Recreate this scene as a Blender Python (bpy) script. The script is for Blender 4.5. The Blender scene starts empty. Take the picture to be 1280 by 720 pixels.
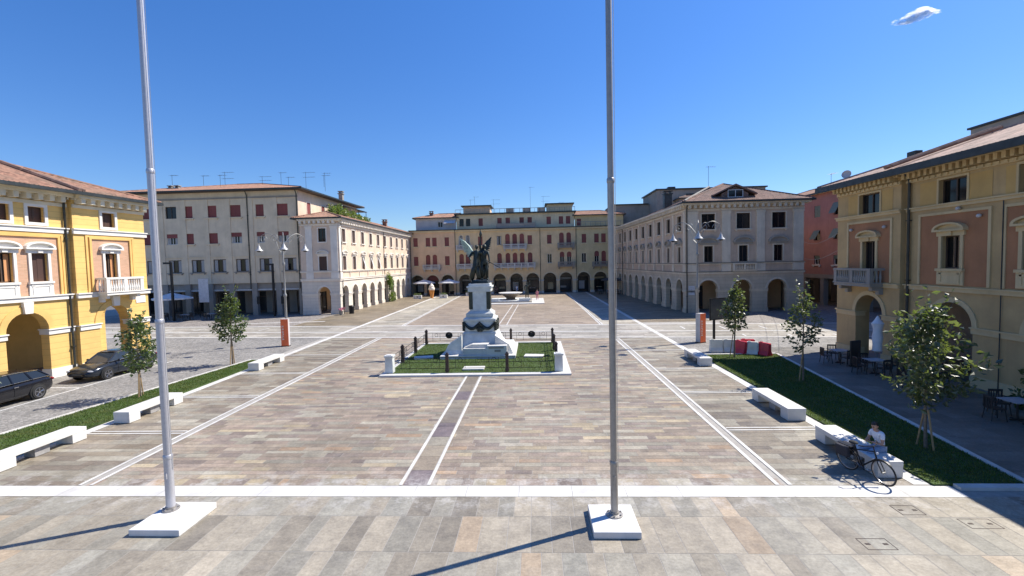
import bpy, bmesh, math, random
import numpy as np
from mathutils import Vector, Matrix, Quaternion
random.seed(7); RNG = np.random.default_rng(7)
S = bpy.context.scene
COL = S.collection
R = math.radians
T = Matrix.Translation

# ------------------------------------------------------------------ materials
def nt(name):
    m = bpy.data.materials.new(name); m.use_nodes = True
    n = m.node_tree.nodes; l = m.node_tree.links
    return m, n, l, n['Principled BSDF']
def coords(n, l, scale=(1, 1, 1)):
    tc = n.new('ShaderNodeTexCoord'); mp = n.new('ShaderNodeMapping')
    mp.inputs['Scale'].default_value = scale
    l.new(tc.outputs['Object'], mp.inputs['Vector'])
    return mp.outputs['Vector']
def noise(n, l, vec, scale, detail=4, rough=.55):
    t = n.new('ShaderNodeTexNoise'); t.inputs['Scale'].default_value = scale
    t.inputs['Detail'].default_value = detail; t.inputs['Roughness'].default_value = rough
    l.new(vec, t.inputs['Vector']); return t.outputs['Fac']
def ramp(n, l, fac, a, b, p0=.3, p1=.7):
    r = n.new('ShaderNodeValToRGB'); r.color_ramp.elements[0].position = p0; r.color_ramp.elements[1].position = p1
    r.color_ramp.elements[0].color = (*a, 1); r.color_ramp.elements[1].color = (*b, 1)
    l.new(fac, r.inputs['Fac']); return r.outputs['Color']
def mixc(n, l, a, b, fac, mode='MIX'):
    m = n.new('ShaderNodeMix'); m.data_type = 'RGBA'; m.blend_type = mode
    for sock, v in ((m.inputs[0], fac), (m.inputs[6], a), (m.inputs[7], b)):
        if hasattr(v, 'links'): l.new(v, sock)
        elif isinstance(v, tuple): sock.default_value = (*v, 1) if len(v) == 3 else v
        else: sock.default_value = v
    return m.outputs[2]
def math_(n, l, op, a, b=None):
    m = n.new('ShaderNodeMath'); m.operation = op
    for i, v in enumerate((a, b)):
        if v is None: continue
        if hasattr(v, 'links'): l.new(v, m.inputs[i])
        else: m.inputs[i].default_value = v
    return m.outputs[0]
def bump(n, l, p, h, strength=.3, dist=.02):
    b = n.new('ShaderNodeBump'); b.inputs['Strength'].default_value = strength; b.inputs['Distance'].default_value = dist
    l.new(h, b.inputs['Height']); l.new(b.outputs['Normal'], p.inputs['Normal'])
def sc(c, k): return tuple(min(1, x * k) for x in c)

def plaster(name, c, rough=.85, grooves=0, var=.16, stain=.25):
    m, n, l, p = nt(name)
    v = coords(n, l)
    col = ramp(n, l, noise(n, l, v, .55, 6, .65), sc(c, 1 - var), sc(c, 1 + var * .7))
    vs = coords(n, l, (2.2, 2.2, .22))
    st = ramp(n, l, noise(n, l, vs, 1.4, 5, .6), (0, 0, 0), (1, 1, 1), .5, .78)
    col = mixc(n, l, col, sc(c, .62), math_(n, l, 'MULTIPLY', st, stain))
    fine = noise(n, l, v, 26, 3)
    h = fine
    if grooves:
        sx = n.new('ShaderNodeSeparateXYZ'); l.new(v, sx.inputs[0])
        fr = math_(n, l, 'FRACT', math_(n, l, 'DIVIDE', sx.outputs[2], grooves))
        g = math_(n, l, 'LESS_THAN', fr, .09)
        col = mixc(n, l, col, sc(c, .66), math_(n, l, 'MULTIPLY', g, .6))
        h = math_(n, l, 'SUBTRACT', math_(n, l, 'MULTIPLY', fine, .25), g)
    l.new(col, p.inputs['Base Color']); p.inputs['Roughness'].default_value = rough
    bump(n, l, p, h, .35, .03 if grooves else .012)
    return m
def brickwall(name, c1, c2, mortar):
    m, n, l, p = nt(name)
    tc = n.new('ShaderNodeTexCoord'); mp = n.new('ShaderNodeMapping'); l.new(tc.outputs['Object'], mp.inputs[0])
    mp.inputs['Rotation'].default_value = (R(90), 0, 0)
    b = n.new('ShaderNodeTexBrick'); l.new(mp.outputs[0], b.inputs['Vector'])
    b.inputs['Color1'].default_value = (*c1, 1); b.inputs['Color2'].default_value = (*c2, 1); b.inputs['Mortar'].default_value = (*mortar, 1)
    b.inputs['Scale'].default_value = 1; b.inputs['Brick Width'].default_value = .26; b.inputs['Row Height'].default_value = .075; b.inputs['Mortar Size'].default_value = .007
    l.new(b.outputs['Color'], p.inputs['Base Color']); p.inputs['Roughness'].default_value = .85
    return m
def plain(name, c, rough=.5, metal=0, var=.12, nscale=3, bmp=0):
    m, n, l, p = nt(name); v = coords(n, l)
    l.new(ramp(n, l, noise(n, l, v, nscale, 5, .6), sc(c, 1 - var), sc(c, 1 + var)), p.inputs['Base Color'])
    p.inputs['Roughness'].default_value = rough; p.inputs['Metallic'].default_value = metal
    if bmp: bump(n, l, p, noise(n, l, v, 30, 3), bmp, .01)
    return m
def slatted(name, c, pitch=.06):
    m, n, l, p = nt(name); v = coords(n, l)
    sx = n.new('ShaderNodeSeparateXYZ'); l.new(v, sx.inputs[0])
    fr = math_(n, l, 'FRACT', math_(n, l, 'DIVIDE', sx.outputs[2], pitch))
    inf = n.new('ShaderNodeObjectInfo')
    c0 = ramp(n, l, inf.outputs['Random'], sc(c, .8), sc(c, 1.2), 0, 1)
    l.new(mixc(n, l, c0, sc(c, .55), math_(n, l, 'LESS_THAN', fr, .25)), p.inputs['Base Color'])
    p.inputs['Roughness'].default_value = .6
    bump(n, l, p, fr, .6, .02); return m
def glassy(name, c, rough=.06):
    m, n, l, p = nt(name)
    inf = n.new('ShaderNodeObjectInfo')
    l.new(ramp(n, l, inf.outputs['Random'], sc(c, .5), sc(c, 1.5), 0, 1), p.inputs['Base Color'])
    p.inputs['Roughness'].default_value = rough; p.inputs['Specular IOR Level'].default_value = .35
    return m
def tilemat(name, c, dark):
    m, n, l, p = nt(name); v = coords(n, l)
    vo = n.new('ShaderNodeTexVoronoi'); vo.inputs['Scale'].default_value = 3.2; l.new(v, vo.inputs['Vector'])
    bw = n.new('ShaderNodeSeparateColor'); l.new(vo.outputs['Color'], bw.inputs[0])
    col = ramp(n, l, bw.outputs[0], sc(c, .62), sc(c, 1.35), 0, 1)
    big = ramp(n, l, noise(n, l, v, .5, 6, .7), (0, 0, 0), (1, 1, 1), .42, .66)
    col = mixc(n, l, col, dark, math_(n, l, 'MULTIPLY', big, .55))
    l.new(col, p.inputs['Base Color']); p.inputs['Roughness'].default_value = .85
    bump(n, l, p, bw.outputs[1], .5, .04); return m
def slabmat(name, rough=.55):
    m, n, l, p = nt(name); v = coords(n, l)
    at = n.new('ShaderNodeAttribute'); at.attribute_name = 'slab_tone'
    f1 = noise(n, l, v, 2.2, 7, .68)
    col = mixc(n, l, at.outputs['Color'], ramp(n, l, f1, (.74, .73, .71), (1.22, 1.21, 1.18), .28, .72), 1.0, 'MULTIPLY')
    f2 = ramp(n, l, noise(n, l, v, .42, 6, .72), (0, 0, 0), (1, 1, 1), .52, .72)
    col = mixc(n, l, col, (.36, .345, .32), math_(n, l, 'MULTIPLY', f2, .3))
    dust = ramp(n, l, noise(n, l, coords(n, l, (1, .55, 1)), .16, 5, .6), (.86, .85, .83), (1.22, 1.21, 1.2), .34, .66)
    col = mixc(n, l, col, dust, 1.0, 'MULTIPLY')
    sx = n.new('ShaderNodeSeparateXYZ'); l.new(v, sx.inputs[0])        # lime bloom on the stones along the long white band
    near = math_(n, l, 'MAXIMUM', math_(n, l, 'SUBTRACT', 1.0, math_(n, l, 'DIVIDE', math_(n, l, 'ABSOLUTE', math_(n, l, 'SUBTRACT', sx.outputs[1], 12.8)), 1.5)), 0.0)
    lime = math_(n, l, 'MULTIPLY', near, ramp(n, l, noise(n, l, v, 1.7, 7, .75), (0, 0, 0), (1, 1, 1), .48, .6))
    col = mixc(n, l, col, (.55, .53, .50), math_(n, l, 'MULTIPLY', lime, .7))
    f3 = ramp(n, l, noise(n, l, v, 1.15, 6, .75), (0, 0, 0), (1, 1, 1), .66, .74)
    col = mixc(n, l, col, (.09, .08, .07), math_(n, l, 'MULTIPLY', f3, .36))
    l.new(col, p.inputs['Base Color'])
    l.new(math_(n, l, 'ADD', math_(n, l, 'MULTIPLY', f1, .3), rough - .15), p.inputs['Roughness'])
    f4 = noise(n, l, v, 13, 6, .7)
    col2 = mixc(n, l, col, ramp(n, l, f4, (.78, .77, .75), (1.16, 1.16, 1.15), .3, .7), 1.0, 'MULTIPLY'); l.new(col2, p.inputs['Base Color'])
    bump(n, l, p, f4, .3, .02); return m
def cobble(name, c, scale=7.5):
    m, n, l, p = nt(name); v = coords(n, l)
    vo = n.new('ShaderNodeTexVoronoi'); vo.inputs['Scale'].default_value = scale; l.new(v, vo.inputs['Vector'])
    s = n.new('ShaderNodeSeparateColor'); l.new(vo.outputs['Color'], s.inputs[0])
    col = ramp(n, l, s.outputs[0], sc(c, .7), sc(c, 1.3), 0, 1)
    ve = n.new('ShaderNodeTexVoronoi'); ve.feature = 'DISTANCE_TO_EDGE'; ve.inputs['Scale'].default_value = scale; l.new(v, ve.inputs['Vector'])
    j = math_(n, l, 'LESS_THAN', ve.outputs['Distance'], .05)
    col = mixc(n, l, col, sc(c, .55), math_(n, l, 'MULTIPLY', j, .7))
    big = ramp(n, l, noise(n, l, v, .33, 6, .7), (.74, .73, .72), (1.2, 1.19, 1.17))
    col = mixc(n, l, col, big, 1.0, 'MULTIPLY')
    l.new(col, p.inputs['Base Color']); p.inputs['Roughness'].default_value = .75
    bump(n, l, p, ve.outputs['Distance'], .4, .03); return m
def leafmat(name, a, b, trans=.35):
    m, n, l, p = nt(name)
    at = n.new('ShaderNodeAttribute'); at.attribute_name = 'leaf_tone'
    col = mixc(n, l, a, b, at.outputs['Fac'])
    if 'grass' in name:
        g = coords(n, l); col = mixc(n, l, col, (.17, .15, .05), math_(n, l, 'MULTIPLY', ramp(n, l, noise(n, l, g, .8, 6, .7), (0, 0, 0), (1, 1, 1), .46, .66), .75))
    l.new(col, p.inputs['Base Color']); p.inputs['Roughness'].default_value = .7 if 'grass' in name else .4; p.inputs['Specular IOR Level'].default_value = .25 if 'grass' in name else 1.0
    tr = n.new('ShaderNodeBsdfTranslucent'); l.new(mixc(n, l, col, (.6, .8, .1), .35), tr.inputs['Color'])
    mx = n.new('ShaderNodeMixShader'); mx.inputs[0].default_value = trans
    l.new(p.outputs[0], mx.inputs[1]); l.new(tr.outputs[0], mx.inputs[2])
    l.new(mx.outputs[0], n['Material Output'].inputs['Surface']); return m

M = dict(
 yellow=plaster('yellow_plaster', (.76, .495, .165), grooves=.34, stain=.16),
 yellow_flat=plaster('yellow_plaster_flat', (.73, .465, .15), stain=.15),
 brick=brickwall('pink_brick', (.47, .275, .165), (.57, .33, .21), (.5, .36, .26)),
 trim=plaster('white_trim', (.74, .71, .65), stain=.18, var=.08),
 soffit=plaster('cream_cornice', (.66, .60, .46), stain=.2),
 ochre=plaster('ochre_plaster', (.49, .335, .155), stain=.35, var=.2),
 ochre_d=plaster('ochre_panel', (.54, .345, .12), stain=.3),
 ochre_t=plaster('ochre_trim', (.60, .455, .245), stain=.35),
 terra=plaster('terracotta_plaster', (.37, .17, .078), stain=.3, var=.2),
 cream=plaster('cream_pink_plaster', (.68, .53, .40), stain=.22),
 creamst=plaster('cream_stone', (.70, .63, .53), grooves=.42, stain=.3),
 creamtr=plaster('cream_trim', (.76, .70, .61), stain=.25),
 greyc=plaster('grey_cream_plaster', (.68, .57, .41), stain=.3),
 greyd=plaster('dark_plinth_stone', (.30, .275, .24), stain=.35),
 stone=plaster('grey_pink_plaster', (.56, .42, .30), stain=.45, var=.2),
 stonest=plaster('grey_stone', (.57, .475, .345), grooves=.4, stain=.5, var=.22),
 stonetr=plaster('pale_stone_trim', (.68, .58, .435), stain=.5, var=.2),
 peach=plaster('peach_plaster', (.70, .49, .31), stain=.28),
 beige=plaster('beige_plaster', (.68, .52, .30), stain=.32),
 beige2=plaster('olive_beige_plaster', (.60, .49, .27), stain=.32),
 attic=plaster('attic_plaster', (.64, .55, .36), stain=.35),
 pale=plaster('pale_grey_plaster', (.52, .52, .50), stain=.35),
 pedst=plaster('weathered_pediment_stone', (.38, .335, .27), stain=.6, var=.3),
 ledge=plaster('dark_weathered_ledge', (.20, .18, .15), stain=.5, var=.25),
 concrete=plaster('grey_concrete', (.31, .29, .25), stain=.5, var=.2),
 red=plaster('red_plaster', (.40, .20, .175), stain=.3),
 orangein=plaster('portico_plaster', (.62, .42, .24), stain=.2),
 yelin=plaster('yellow_portico_plaster', (.62, .43, .15), stain=.15),
 marble=plaster('white_marble', (.64, .625, .59), .5, stain=.45, var=.14),
 marbleg=plain('weathered_marble', (.60, .62, .60), .6, 0, .2, 1.6, .15),
 whiteband=plain('white_stone_band', (.58, .565, .53), .55, 0, .2, 1.1, .1),
 granite=plain('grey_granite', (.30, .29, .28), .5, 0, .2, 8, .1),
 paint=plaster('white_paint', (.66, .65, .63), .6, stain=.4, var=.12),
 roof=tilemat('clay_tiles', (.31, .16, .105), (.20, .15, .11)),
 roofold=tilemat('weathered_clay_tiles', (.32, .17, .112), (.16, .14, .10)),
 roofdark=tilemat('dark_clay_tiles', (.23, .135, .10), (.13, .11, .095)),
 roofpink=tilemat('pale_clay_tiles', (.40, .265, .20), (.28, .22, .18)),
 gutter=plain('dark_gutter_metal', (.045, .05, .048), .45, .4, .3),
 shutter=slatted('red_brown_shutter', (.24, .07, .06)),
 shutterd=slatted('dark_brown_shutter', (.085, .045, .036)),
 roller=slatted('red_roller_blind', (.25, .06, .055), .09),
 green=slatted('green_awning_shutter', (.16, .22, .19), .08),
 orangecurt=plain('orange_curtain', (.55, .27, .12), .9),
 curtain=plain('white_curtain', (.36, .36, .35), .9, 0, .15, 6),
 glass=glassy('window_glass', (.012, .013, .015)),
 shopglass=glassy('shop_glass', (.03, .035, .04), .12),
 wood=plain('dark_wood', (.07, .045, .03), .6),
 black=plain('black_iron', (.018, .018, .02), .45, .5, .3),
 ironbr=plain('brown_iron', (.05, .035, .03), .5, .4, .3),
 alu=plain('brushed_aluminium', (.48, .48, .51), .45, .45, .06, 12),
 alu_d=plain('weathered_aluminium', (.34, .32, .295), .45, .5, .1, 9),
 lampgrey=plain('grey_lamp_paint', (.26, .26, .25), .5, .2, .15),
 lampwhite=plain('lamp_shade_enamel', (.45, .45, .44), .4, .1, .1),
 bronze=plain('dark_bronze', (.045, .052, .045), .45, .7, .5, 2.5, .1),
 verdigris=plain('green_bronze', (.36, .45, .385), .6, .3, .35, 4, .1),
 orange=plain('orange_totem_panel', (.80, .155, .05), .45, 0, .1, 2),
 totemgrey=plain('totem_grey_panel', (.50, .48, .47), .5, 0, .1, 2),
 board=plain('dark_board_panel', (.10, .105, .10), .35, 0, .2),
 redplast=plain('red_plastic', (.55, .035, .06), .45, 0, .15, 3),
 whiteplast=plain('white_plastic', (.68, .66, .60), .5, 0, .12, 3),
 canvas=plain('white_canvas', (.70, .71, .73), .85, 0, .08, 3),
 canvasd=plain('dark_canvas', (.05, .05, .055), .85),
 canvasg=plain('pale_grey_canvas', (.55, .56, .58), .85),
 bark=plain('tree_bark', (.19, .15, .11), .9, 0, .3, 9, .4),
 stake=plain('stake_wood', (.36, .24, .12), .8, 0, .2, 6, .2),
 leaf=leafmat('leaf_green', (.022, .045, .012), (.08, .12, .04), .3),
 leafdry=leafmat('leaf_olive', (.022, .037, .013), (.105, .125, .06), .28),
 leafivy=leafmat('leaf_bright', (.03, .08, .012), (.16, .22, .05)),
 grassb=leafmat('grass_blades', (.035, .078, .011), (.095, .155, .028), .2),
 soil=plain('grass_base', (.045, .075, .016), .95, 0, .45, 2.5, .3),
 slab=slabmat('stone_slabs'), slabapron=slabmat('large_stone_slabs', .5),
 mortar=plain('pale_mortar', (.33, .31, .28), .85, 0, .15, 4),
 cobble=cobble('grey_porphyry_cubes', (.25, .24, .225)),
 cobbled=cobble('dark_porphyry_cubes', (.26, .235, .215), 5),
 ground=plain('asphalt', (.12, .115, .11), .85, 0, .2, .4, .2),
 tyre=plain('tyre_rubber', (.015, .015, .015), .8),
 rim=plain('wheel_alloy', (.32, .32, .34), .3, .9),
 carblack=plain('black_car_paint', (.012, .012, .015), .12, 0, .1), cargrey=plain('dark_grey_car_paint', (.035, .042, .055), .16, .5, .1),
 carglass=glassy('car_glass', (.03, .04, .055), .04), chrome=plain('chrome', (.7, .7, .72), .15, 1, .03),
 lens=glassy('headlamp_lens', (.35, .37, .40), .1),
 tail=plain('tail_lamp_red', (.28, .015, .02), .25), plate=plain('number_plate_white', (.62, .62, .6), .4),
 skin=plain('skin', (.44, .25, .17), .55, 0, .08, 20), hair=plain('dark_hair', (.022, .015, .011), .6),
 tshirt=plain('white_cotton', (.78, .78, .80), .9, 0, .06, 10), jeans=plain('pale_blue_denim', (.30, .36, .46), .9, 0, .15, 12),
 darkcloth=plain('dark_cloth', (.03, .03, .04), .9), pink=plain('pink_cloth', (.60, .22, .27), .9), shoe=plain('dark_shoes', (.03, .028, .028), .6),
 cone=plain('orange_wafer', (.60, .24, .055), .7, 0, .15, 8), cream2=plain('ice_cream_white', (.78, .70, .58), .6),
 plastic=plain('dark_resin', (.028, .026, .026), .5), tabletop=plain('pale_table_top', (.36, .37, .40), .4), flower=plain('pink_flowers', (.45, .15, .2), .8, 0, .6, 12),
 water=glassy('basin_water', (.04, .06, .06), .03), brown=plain('brown_bowl_stone', (.16, .12, .085), .6, 0, .3, 3, .2),
)
cl = bpy.data.materials.new('cloud_vapour'); cl.use_nodes = True; n_, l_ = cl.node_tree.nodes, cl.node_tree.links
n_.remove(n_['Principled BSDF']); pv = n_.new('ShaderNodeVolumePrincipled'); pv.inputs['Color'].default_value = (.99, .99, .99, 1); pv.inputs['Anisotropy'].default_value = .35
cn = noise(n_, l_, coords(n_, l_), .034, 6, .65); cr = ramp(n_, l_, cn, (0, 0, 0), (.11, .11, .11), .42, .62); l_.new(cr, pv.inputs['Density']); l_.new(pv.outputs[0], n_['Material Output'].inputs['Volume'])
M['cloud'] = cl

# ------------------------------------------------------------------ mesh builder
class MB:
    def __init__(s): s.v = []; s.f = []
    def quad(s, *p):
        i = len(s.v); s.v += [tuple(q) for q in p]; s.f.append(tuple(range(i, i + len(p)))); return s
    def box(s, x0, x1, y0, y1, z0, z1):
        i = len(s.v)
        s.v += [(x0, y0, z0), (x1, y0, z0), (x1, y1, z0), (x0, y1, z0), (x0, y0, z1), (x1, y0, z1), (x1, y1, z1), (x0, y1, z1)]
        for f in ((0, 3, 2, 1), (4, 5, 6, 7), (0, 1, 5, 4), (1, 2, 6, 5), (2, 3, 7, 6), (3, 0, 4, 7)): s.f.append(tuple(i + k for k in f))
        return s
    def cbox(s, cx, cy, z0, sx, sy, sz): return s.box(cx - sx / 2, cx + sx / 2, cy - sy / 2, cy + sy / 2, z0, z0 + sz)
    def taper(s, cx, cy, z0, z1, a, b, c, d):      # frustum: a x b at z0, c x d at z1
        i = len(s.v)
        for z, w, h in ((z0, a, b), (z1, c, d)):
            s.v += [(cx - w / 2, cy - h / 2, z), (cx + w / 2, cy - h / 2, z), (cx + w / 2, cy + h / 2, z), (cx - w / 2, cy + h / 2, z)]
        for f in ((0, 3, 2, 1), (4, 5, 6, 7), (0, 1, 5, 4), (1, 2, 6, 5), (2, 3, 7, 6), (3, 0, 4, 7)): s.f.append(tuple(i + k for k in f))
        return s
    def prism(s, poly, y0, y1):                    # poly in (x,z), extruded along y; poly counter-clockwise seen from -y
        i = len(s.v); k = len(poly)
        s.v += [(x, y0, z) for x, z in poly] + [(x, y1, z) for x, z in poly]
        s.f.append(tuple(range(i, i + k))); s.f.append(tuple(range(i + 2 * k - 1, i + k - 1, -1)))
        for j in range(k):
            q = (j + 1) % k; s.f.append((i + j, i + k + j, i + k + q, i + q))
        return s
    def prismz(s, poly, z0, z1):
        i = len(s.v); k = len(poly)
        s.v += [(x, y, z0) for x, y in poly] + [(x, y, z1) for x, y in poly]
        s.f.append(tuple(range(i + k - 1, i - 1, -1))); s.f.append(tuple(range(i + k, i + 2 * k)))
        for j in range(k):
            q = (j + 1) % k; s.f.append((i + j, i + q, i + k + q, i + k + j))
        return s
    def band(s, inner, outer, y0, y1):             # strip between two (x,z) polylines, extruded along y
        for j in range(len(inner) - 1):
            a, b, c, d = inner[j], inner[j + 1], outer[j + 1], outer[j]
            s.quad((a[0], y0, a[1]), (b[0], y0, b[1]), (c[0], y0, c[1]), (d[0], y0, d[1]))
            s.quad((d[0], y0, d[1]), (c[0], y0, c[1]), (c[0], y1, c[1]), (d[0], y1, d[1]))
            s.quad((b[0], y0, b[1]), (a[0], y0, a[1]), (a[0], y1, a[1]), (b[0], y1, b[1]))
        return s
    def tube(s, pts, rad, n=8, close=True):
        pts = [Vector(p) for p in pts]; rr = rad if isinstance(rad, (list, tuple)) else [rad] * len(pts)
        i0 = len(s.v); up = None
        for k, p in enumerate(pts):
            d = (pts[min(k + 1, len(pts) - 1)] - pts[max(k - 1, 0)]).normalized()
            if up is None: up = Vector((0, 0, 1)) if abs(d.z) < .9 else Vector((1, 0, 0))
            a = d.cross(up).normalized(); b = a.cross(d).normalized(); up = b
            for j in range(n):
                t = 2 * math.pi * j / n; s.v.append(tuple(p + rr[k] * (math.cos(t) * a + math.sin(t) * b)))
        for k in range(len(pts) - 1):
            for j in range(n):
                q = (j + 1) % n
                s.f.append((i0 + k * n + j, i0 + k * n + q, i0 + (k + 1) * n + q, i0 + (k + 1) * n + j))
        if close:
            s.f.append(tuple(range(i0 + n - 1, i0 - 1, -1))); e = i0 + (len(pts) - 1) * n; s.f.append(tuple(range(e, e + n)))
        return s
    def lathe(s, prof, c=(0, 0, 0), n=16):
        i0 = len(s.v)
        for r, z in prof:
            for j in range(n):
                t = 2 * math.pi * j / n; s.v.append((c[0] + r * math.cos(t), c[1] + r * math.sin(t), c[2] + z))
        for k in range(len(prof) - 1):
            for j in range(n):
                q = (j + 1) % n; s.f.append((i0 + k * n + j, i0 + k * n + q, i0 + (k + 1) * n + q, i0 + (k + 1) * n + j))
        s.f.append(tuple(range(i0 + n - 1, i0 - 1, -1))); e = i0 + (len(prof) - 1) * n; s.f.append(tuple(range(e, e + n)))
        return s
    def ball(s, c, r, n=10, m=7):
        r = r if isinstance(r, (tuple, list)) else (r, r, r)
        i0 = len(s.v)
        for k in range(m + 1):
            ph = math.pi * k / m - math.pi / 2
            for j in range(n):
                t = 2 * math.pi * j / n
                s.v.append((c[0] + r[0] * math.cos(ph) * math.cos(t), c[1] + r[1] * math.cos(ph) * math.sin(t), c[2] + r[2] * math.sin(ph)))
        for k in range(m):
            for j in range(n):
                q = (j + 1) % n; s.f.append((i0 + k * n + j, i0 + k * n + q, i0 + (k + 1) * n + q, i0 + (k + 1) * n + j))
        return s
    def ring(s, c, axis, Rr, r, n=28, m=6):
        axis = Vector(axis).normalized(); a = axis.orthogonal().normalized(); b = axis.cross(a); c = Vector(c); i0 = len(s.v)
        for k in range(n):
            t = 2 * math.pi * k / n; d = a * math.cos(t) + b * math.sin(t)
            for j in range(m):
                q = 2 * math.pi * j / m; s.v.append(tuple(c + d * (Rr + r * math.cos(q)) + axis * r * math.sin(q)))
        for k in range(n):
            for j in range(m):
                s.f.append((i0 + k * m + j, i0 + ((k + 1) % n) * m + j, i0 + ((k + 1) % n) * m + (j + 1) % m, i0 + k * m + (j + 1) % m))
        return s
    def mesh(s, name, m=None, smooth=False, bevel=0):
        me = bpy.data.meshes.new(name); me.from_pydata(s.v, [], s.f)
        if m: me.materials.append(M[m] if isinstance(m, str) else m)
        if bevel:
            bm = bmesh.new(); bm.from_mesh(me); bmesh.ops.remove_doubles(bm, verts=bm.verts, dist=1e-5)
            bmesh.ops.bevel(bm, geom=[e for e in bm.edges if len(e.link_faces) == 2 and e.calc_face_angle(0) > .5], offset=bevel, segments=2, affect='EDGES', profile=.6)
            bm.to_mesh(me); bm.free()
        if smooth:
            me.polygons.foreach_set('use_smooth', [True] * len(me.polygons))
            try: me.set_sharp_from_angle(angle=R(45))
            except Exception: pass
        me.update(); return me
    def build(s, name, m=None, parent=None, X=None, smooth=False, bevel=0):
        return put(name, s.mesh(name, m, smooth, bevel), parent, X)
def put(name, me, parent=None, X=None):
    o = bpy.data.objects.new(name, me); COL.objects.link(o)
    if parent: o.parent = parent
    if X is not None: o.matrix_local = X
    return o
def tag(o, label=None, cat=None, group=None, kind=None):
    for k, v in (('label', label), ('category', cat), ('group', group), ('kind', kind)):
        if v: o[k] = v
    return o
def thing(name, label, cat, loc=(0, 0, 0), rz=0, group=None):
    o = bpy.data.objects.new(name, None); COL.objects.link(o); o.empty_display_size = .2
    o.location = loc; o.rotation_euler = (0, 0, rz); return tag(o, label, cat, group)
def copy_tree(o, parent=None):
    c = o.copy(); COL.objects.link(c)
    if parent:
        c.parent = parent
    for ch in list(o.children): copy_tree(ch, c)
    return c
def struct(name, mb, m, **k): return tag(mb.build(name, m, **k), kind='structure')

# ------------------------------------------------------------------ camera, light, sky
H = 6.2
cam = bpy.data.objects.new('camera', bpy.data.cameras.new('camera')); COL.objects.link(cam)
right = Vector((0.998659, 0.04654992, -0.02265642)); up = Vector((0.02017031, 0.05319991, 0.99838015)); fwd = Vector((-0.04767984, 0.99749831, -0.05218964))
cam.matrix_world = Matrix(((right.x, up.x, -fwd.x, 0), (right.y, up.y, -fwd.y, 0), (right.z, up.z, -fwd.z, H), (0, 0, 0, 1)))
cam.data.sensor_width = 36; cam.data.lens = 16.875; cam.data.clip_end = 6000; cam.data.clip_start = .05
S.camera = cam
SUN_AZ = math.atan2(.9, .436); SUN_EL = R(49.5)
sd = Vector((math.sin(SUN_AZ) * math.cos(SUN_EL), math.cos(SUN_AZ) * math.cos(SUN_EL), math.sin(SUN_EL)))
sun = bpy.data.objects.new('sun', bpy.data.lights.new('sun', 'SUN')); COL.objects.link(sun)
sun.data.energy = 5.0; sun.data.angle = R(.5); sun.data.color = (1, .94, .84)
sun.rotation_euler = (-sd).to_track_quat('-Z', 'Y').to_euler()
w = bpy.data.worlds.new('World'); S.world = w; w.use_nodes = True
wn, wl = w.node_tree.nodes, w.node_tree.links
sky = wn.new('ShaderNodeTexSky'); sky.sky_type = 'NISHITA'; sky.sun_disc = False
sky.sun_elevation = SUN_EL; sky.sun_rotation = SUN_AZ
sky.altitude = 0; sky.air_density = 1.0; sky.dust_density = .25; sky.ozone_density = 3.2
hs = wn.new('ShaderNodeHueSaturation'); hs.inputs['Saturation'].default_value = 1.26; hs.inputs['Hue'].default_value = .508
wl.new(sky.outputs[0], hs.inputs['Color'])
tcw = wn.new('ShaderNodeTexCoord'); sxw = wn.new('ShaderNodeSeparateXYZ'); wl.new(tcw.outputs['Generated'], sxw.inputs[0])
tint = ramp(wn, wl, sxw.outputs[2], (.70, .77, .92), (.90, 1.08, 1.22), 0, .55)     # a clear, dry sky: less white towards the horizon
wl.new(mixc(wn, wl, hs.outputs[0], tint, 1.0, 'MULTIPLY'), wn['Background'].inputs['Color']); wn['Background'].inputs['Strength'].default_value = .1
S.view_settings.view_transform = 'Standard'; S.view_settings.look = 'None'; S.view_settings.exposure = .62; S.view_settings.gamma = 1
S.cycles.max_bounces = 8; S.cycles.volume_bounces = 4

# ------------------------------------------------------------------ ground and paving
struct('ground', MB().quad((-700, -300, 0), (700, -300, 0), (700, 1500, 0), (-700, 1500, 0)), 'ground')
def ipol(pts):
    ys = [p[1] for p in pts]; xs = [p[0] for p in pts]
    return lambda y: float(np.interp(y, ys, xs))
bandL = ipol([(-17.45, 13), (-17.55, 24), (-17.95, 40), (-18.9, 85), (-19.2, 97)])
bandR = ipol([(10.25, 12), (10.2, 97)])
dL = ipol([(-13.2, 13), (-13.4, 40), (-13.6, 48), (-14.6, 97)])
dR = ipol([(6.65, 13), (6.42, 38), (6.3, 97)])
L1 = lambda x: 47.3 - .077 * x; L2 = lambda x: 42.8 - .083 * x; L3 = lambda x: 39.45 - .089 * x
def slab_rows(rows, spans, lens, pal, wts, along='x', gap=.014, z=.008, jit=.0):
    V = []; C = []; pal = np.array(pal); wts = np.array(wts) / sum(wts)
    for a, b in rows:
        for lo, hi in spans(a, b):
            s = lo - RNG.uniform(0, lens[0])
            while s < hi:
                e = s + RNG.uniform(*lens) * (1 if RNG.random() > .2 else .6)
                x0, x1 = max(s, lo), min(e, hi)
                if x1 - x0 > .06:
                    c = pal[RNG.choice(len(pal), p=wts)] * RNG.uniform(.82, 1.18) * np.array((1.02, 1.0, .93))
                    g = gap / 2
                    q = [(x0 + g, a + g), (x1 - g, a + g), (x1 - g, b - g), (x0 + g, b - g)]
                    if along == 'y': q = [(y, x) for x, y in q][::-1]
                    V += [(x, y, z) for x, y in q]; C.append(c)
                s = e
    return V, C
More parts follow.
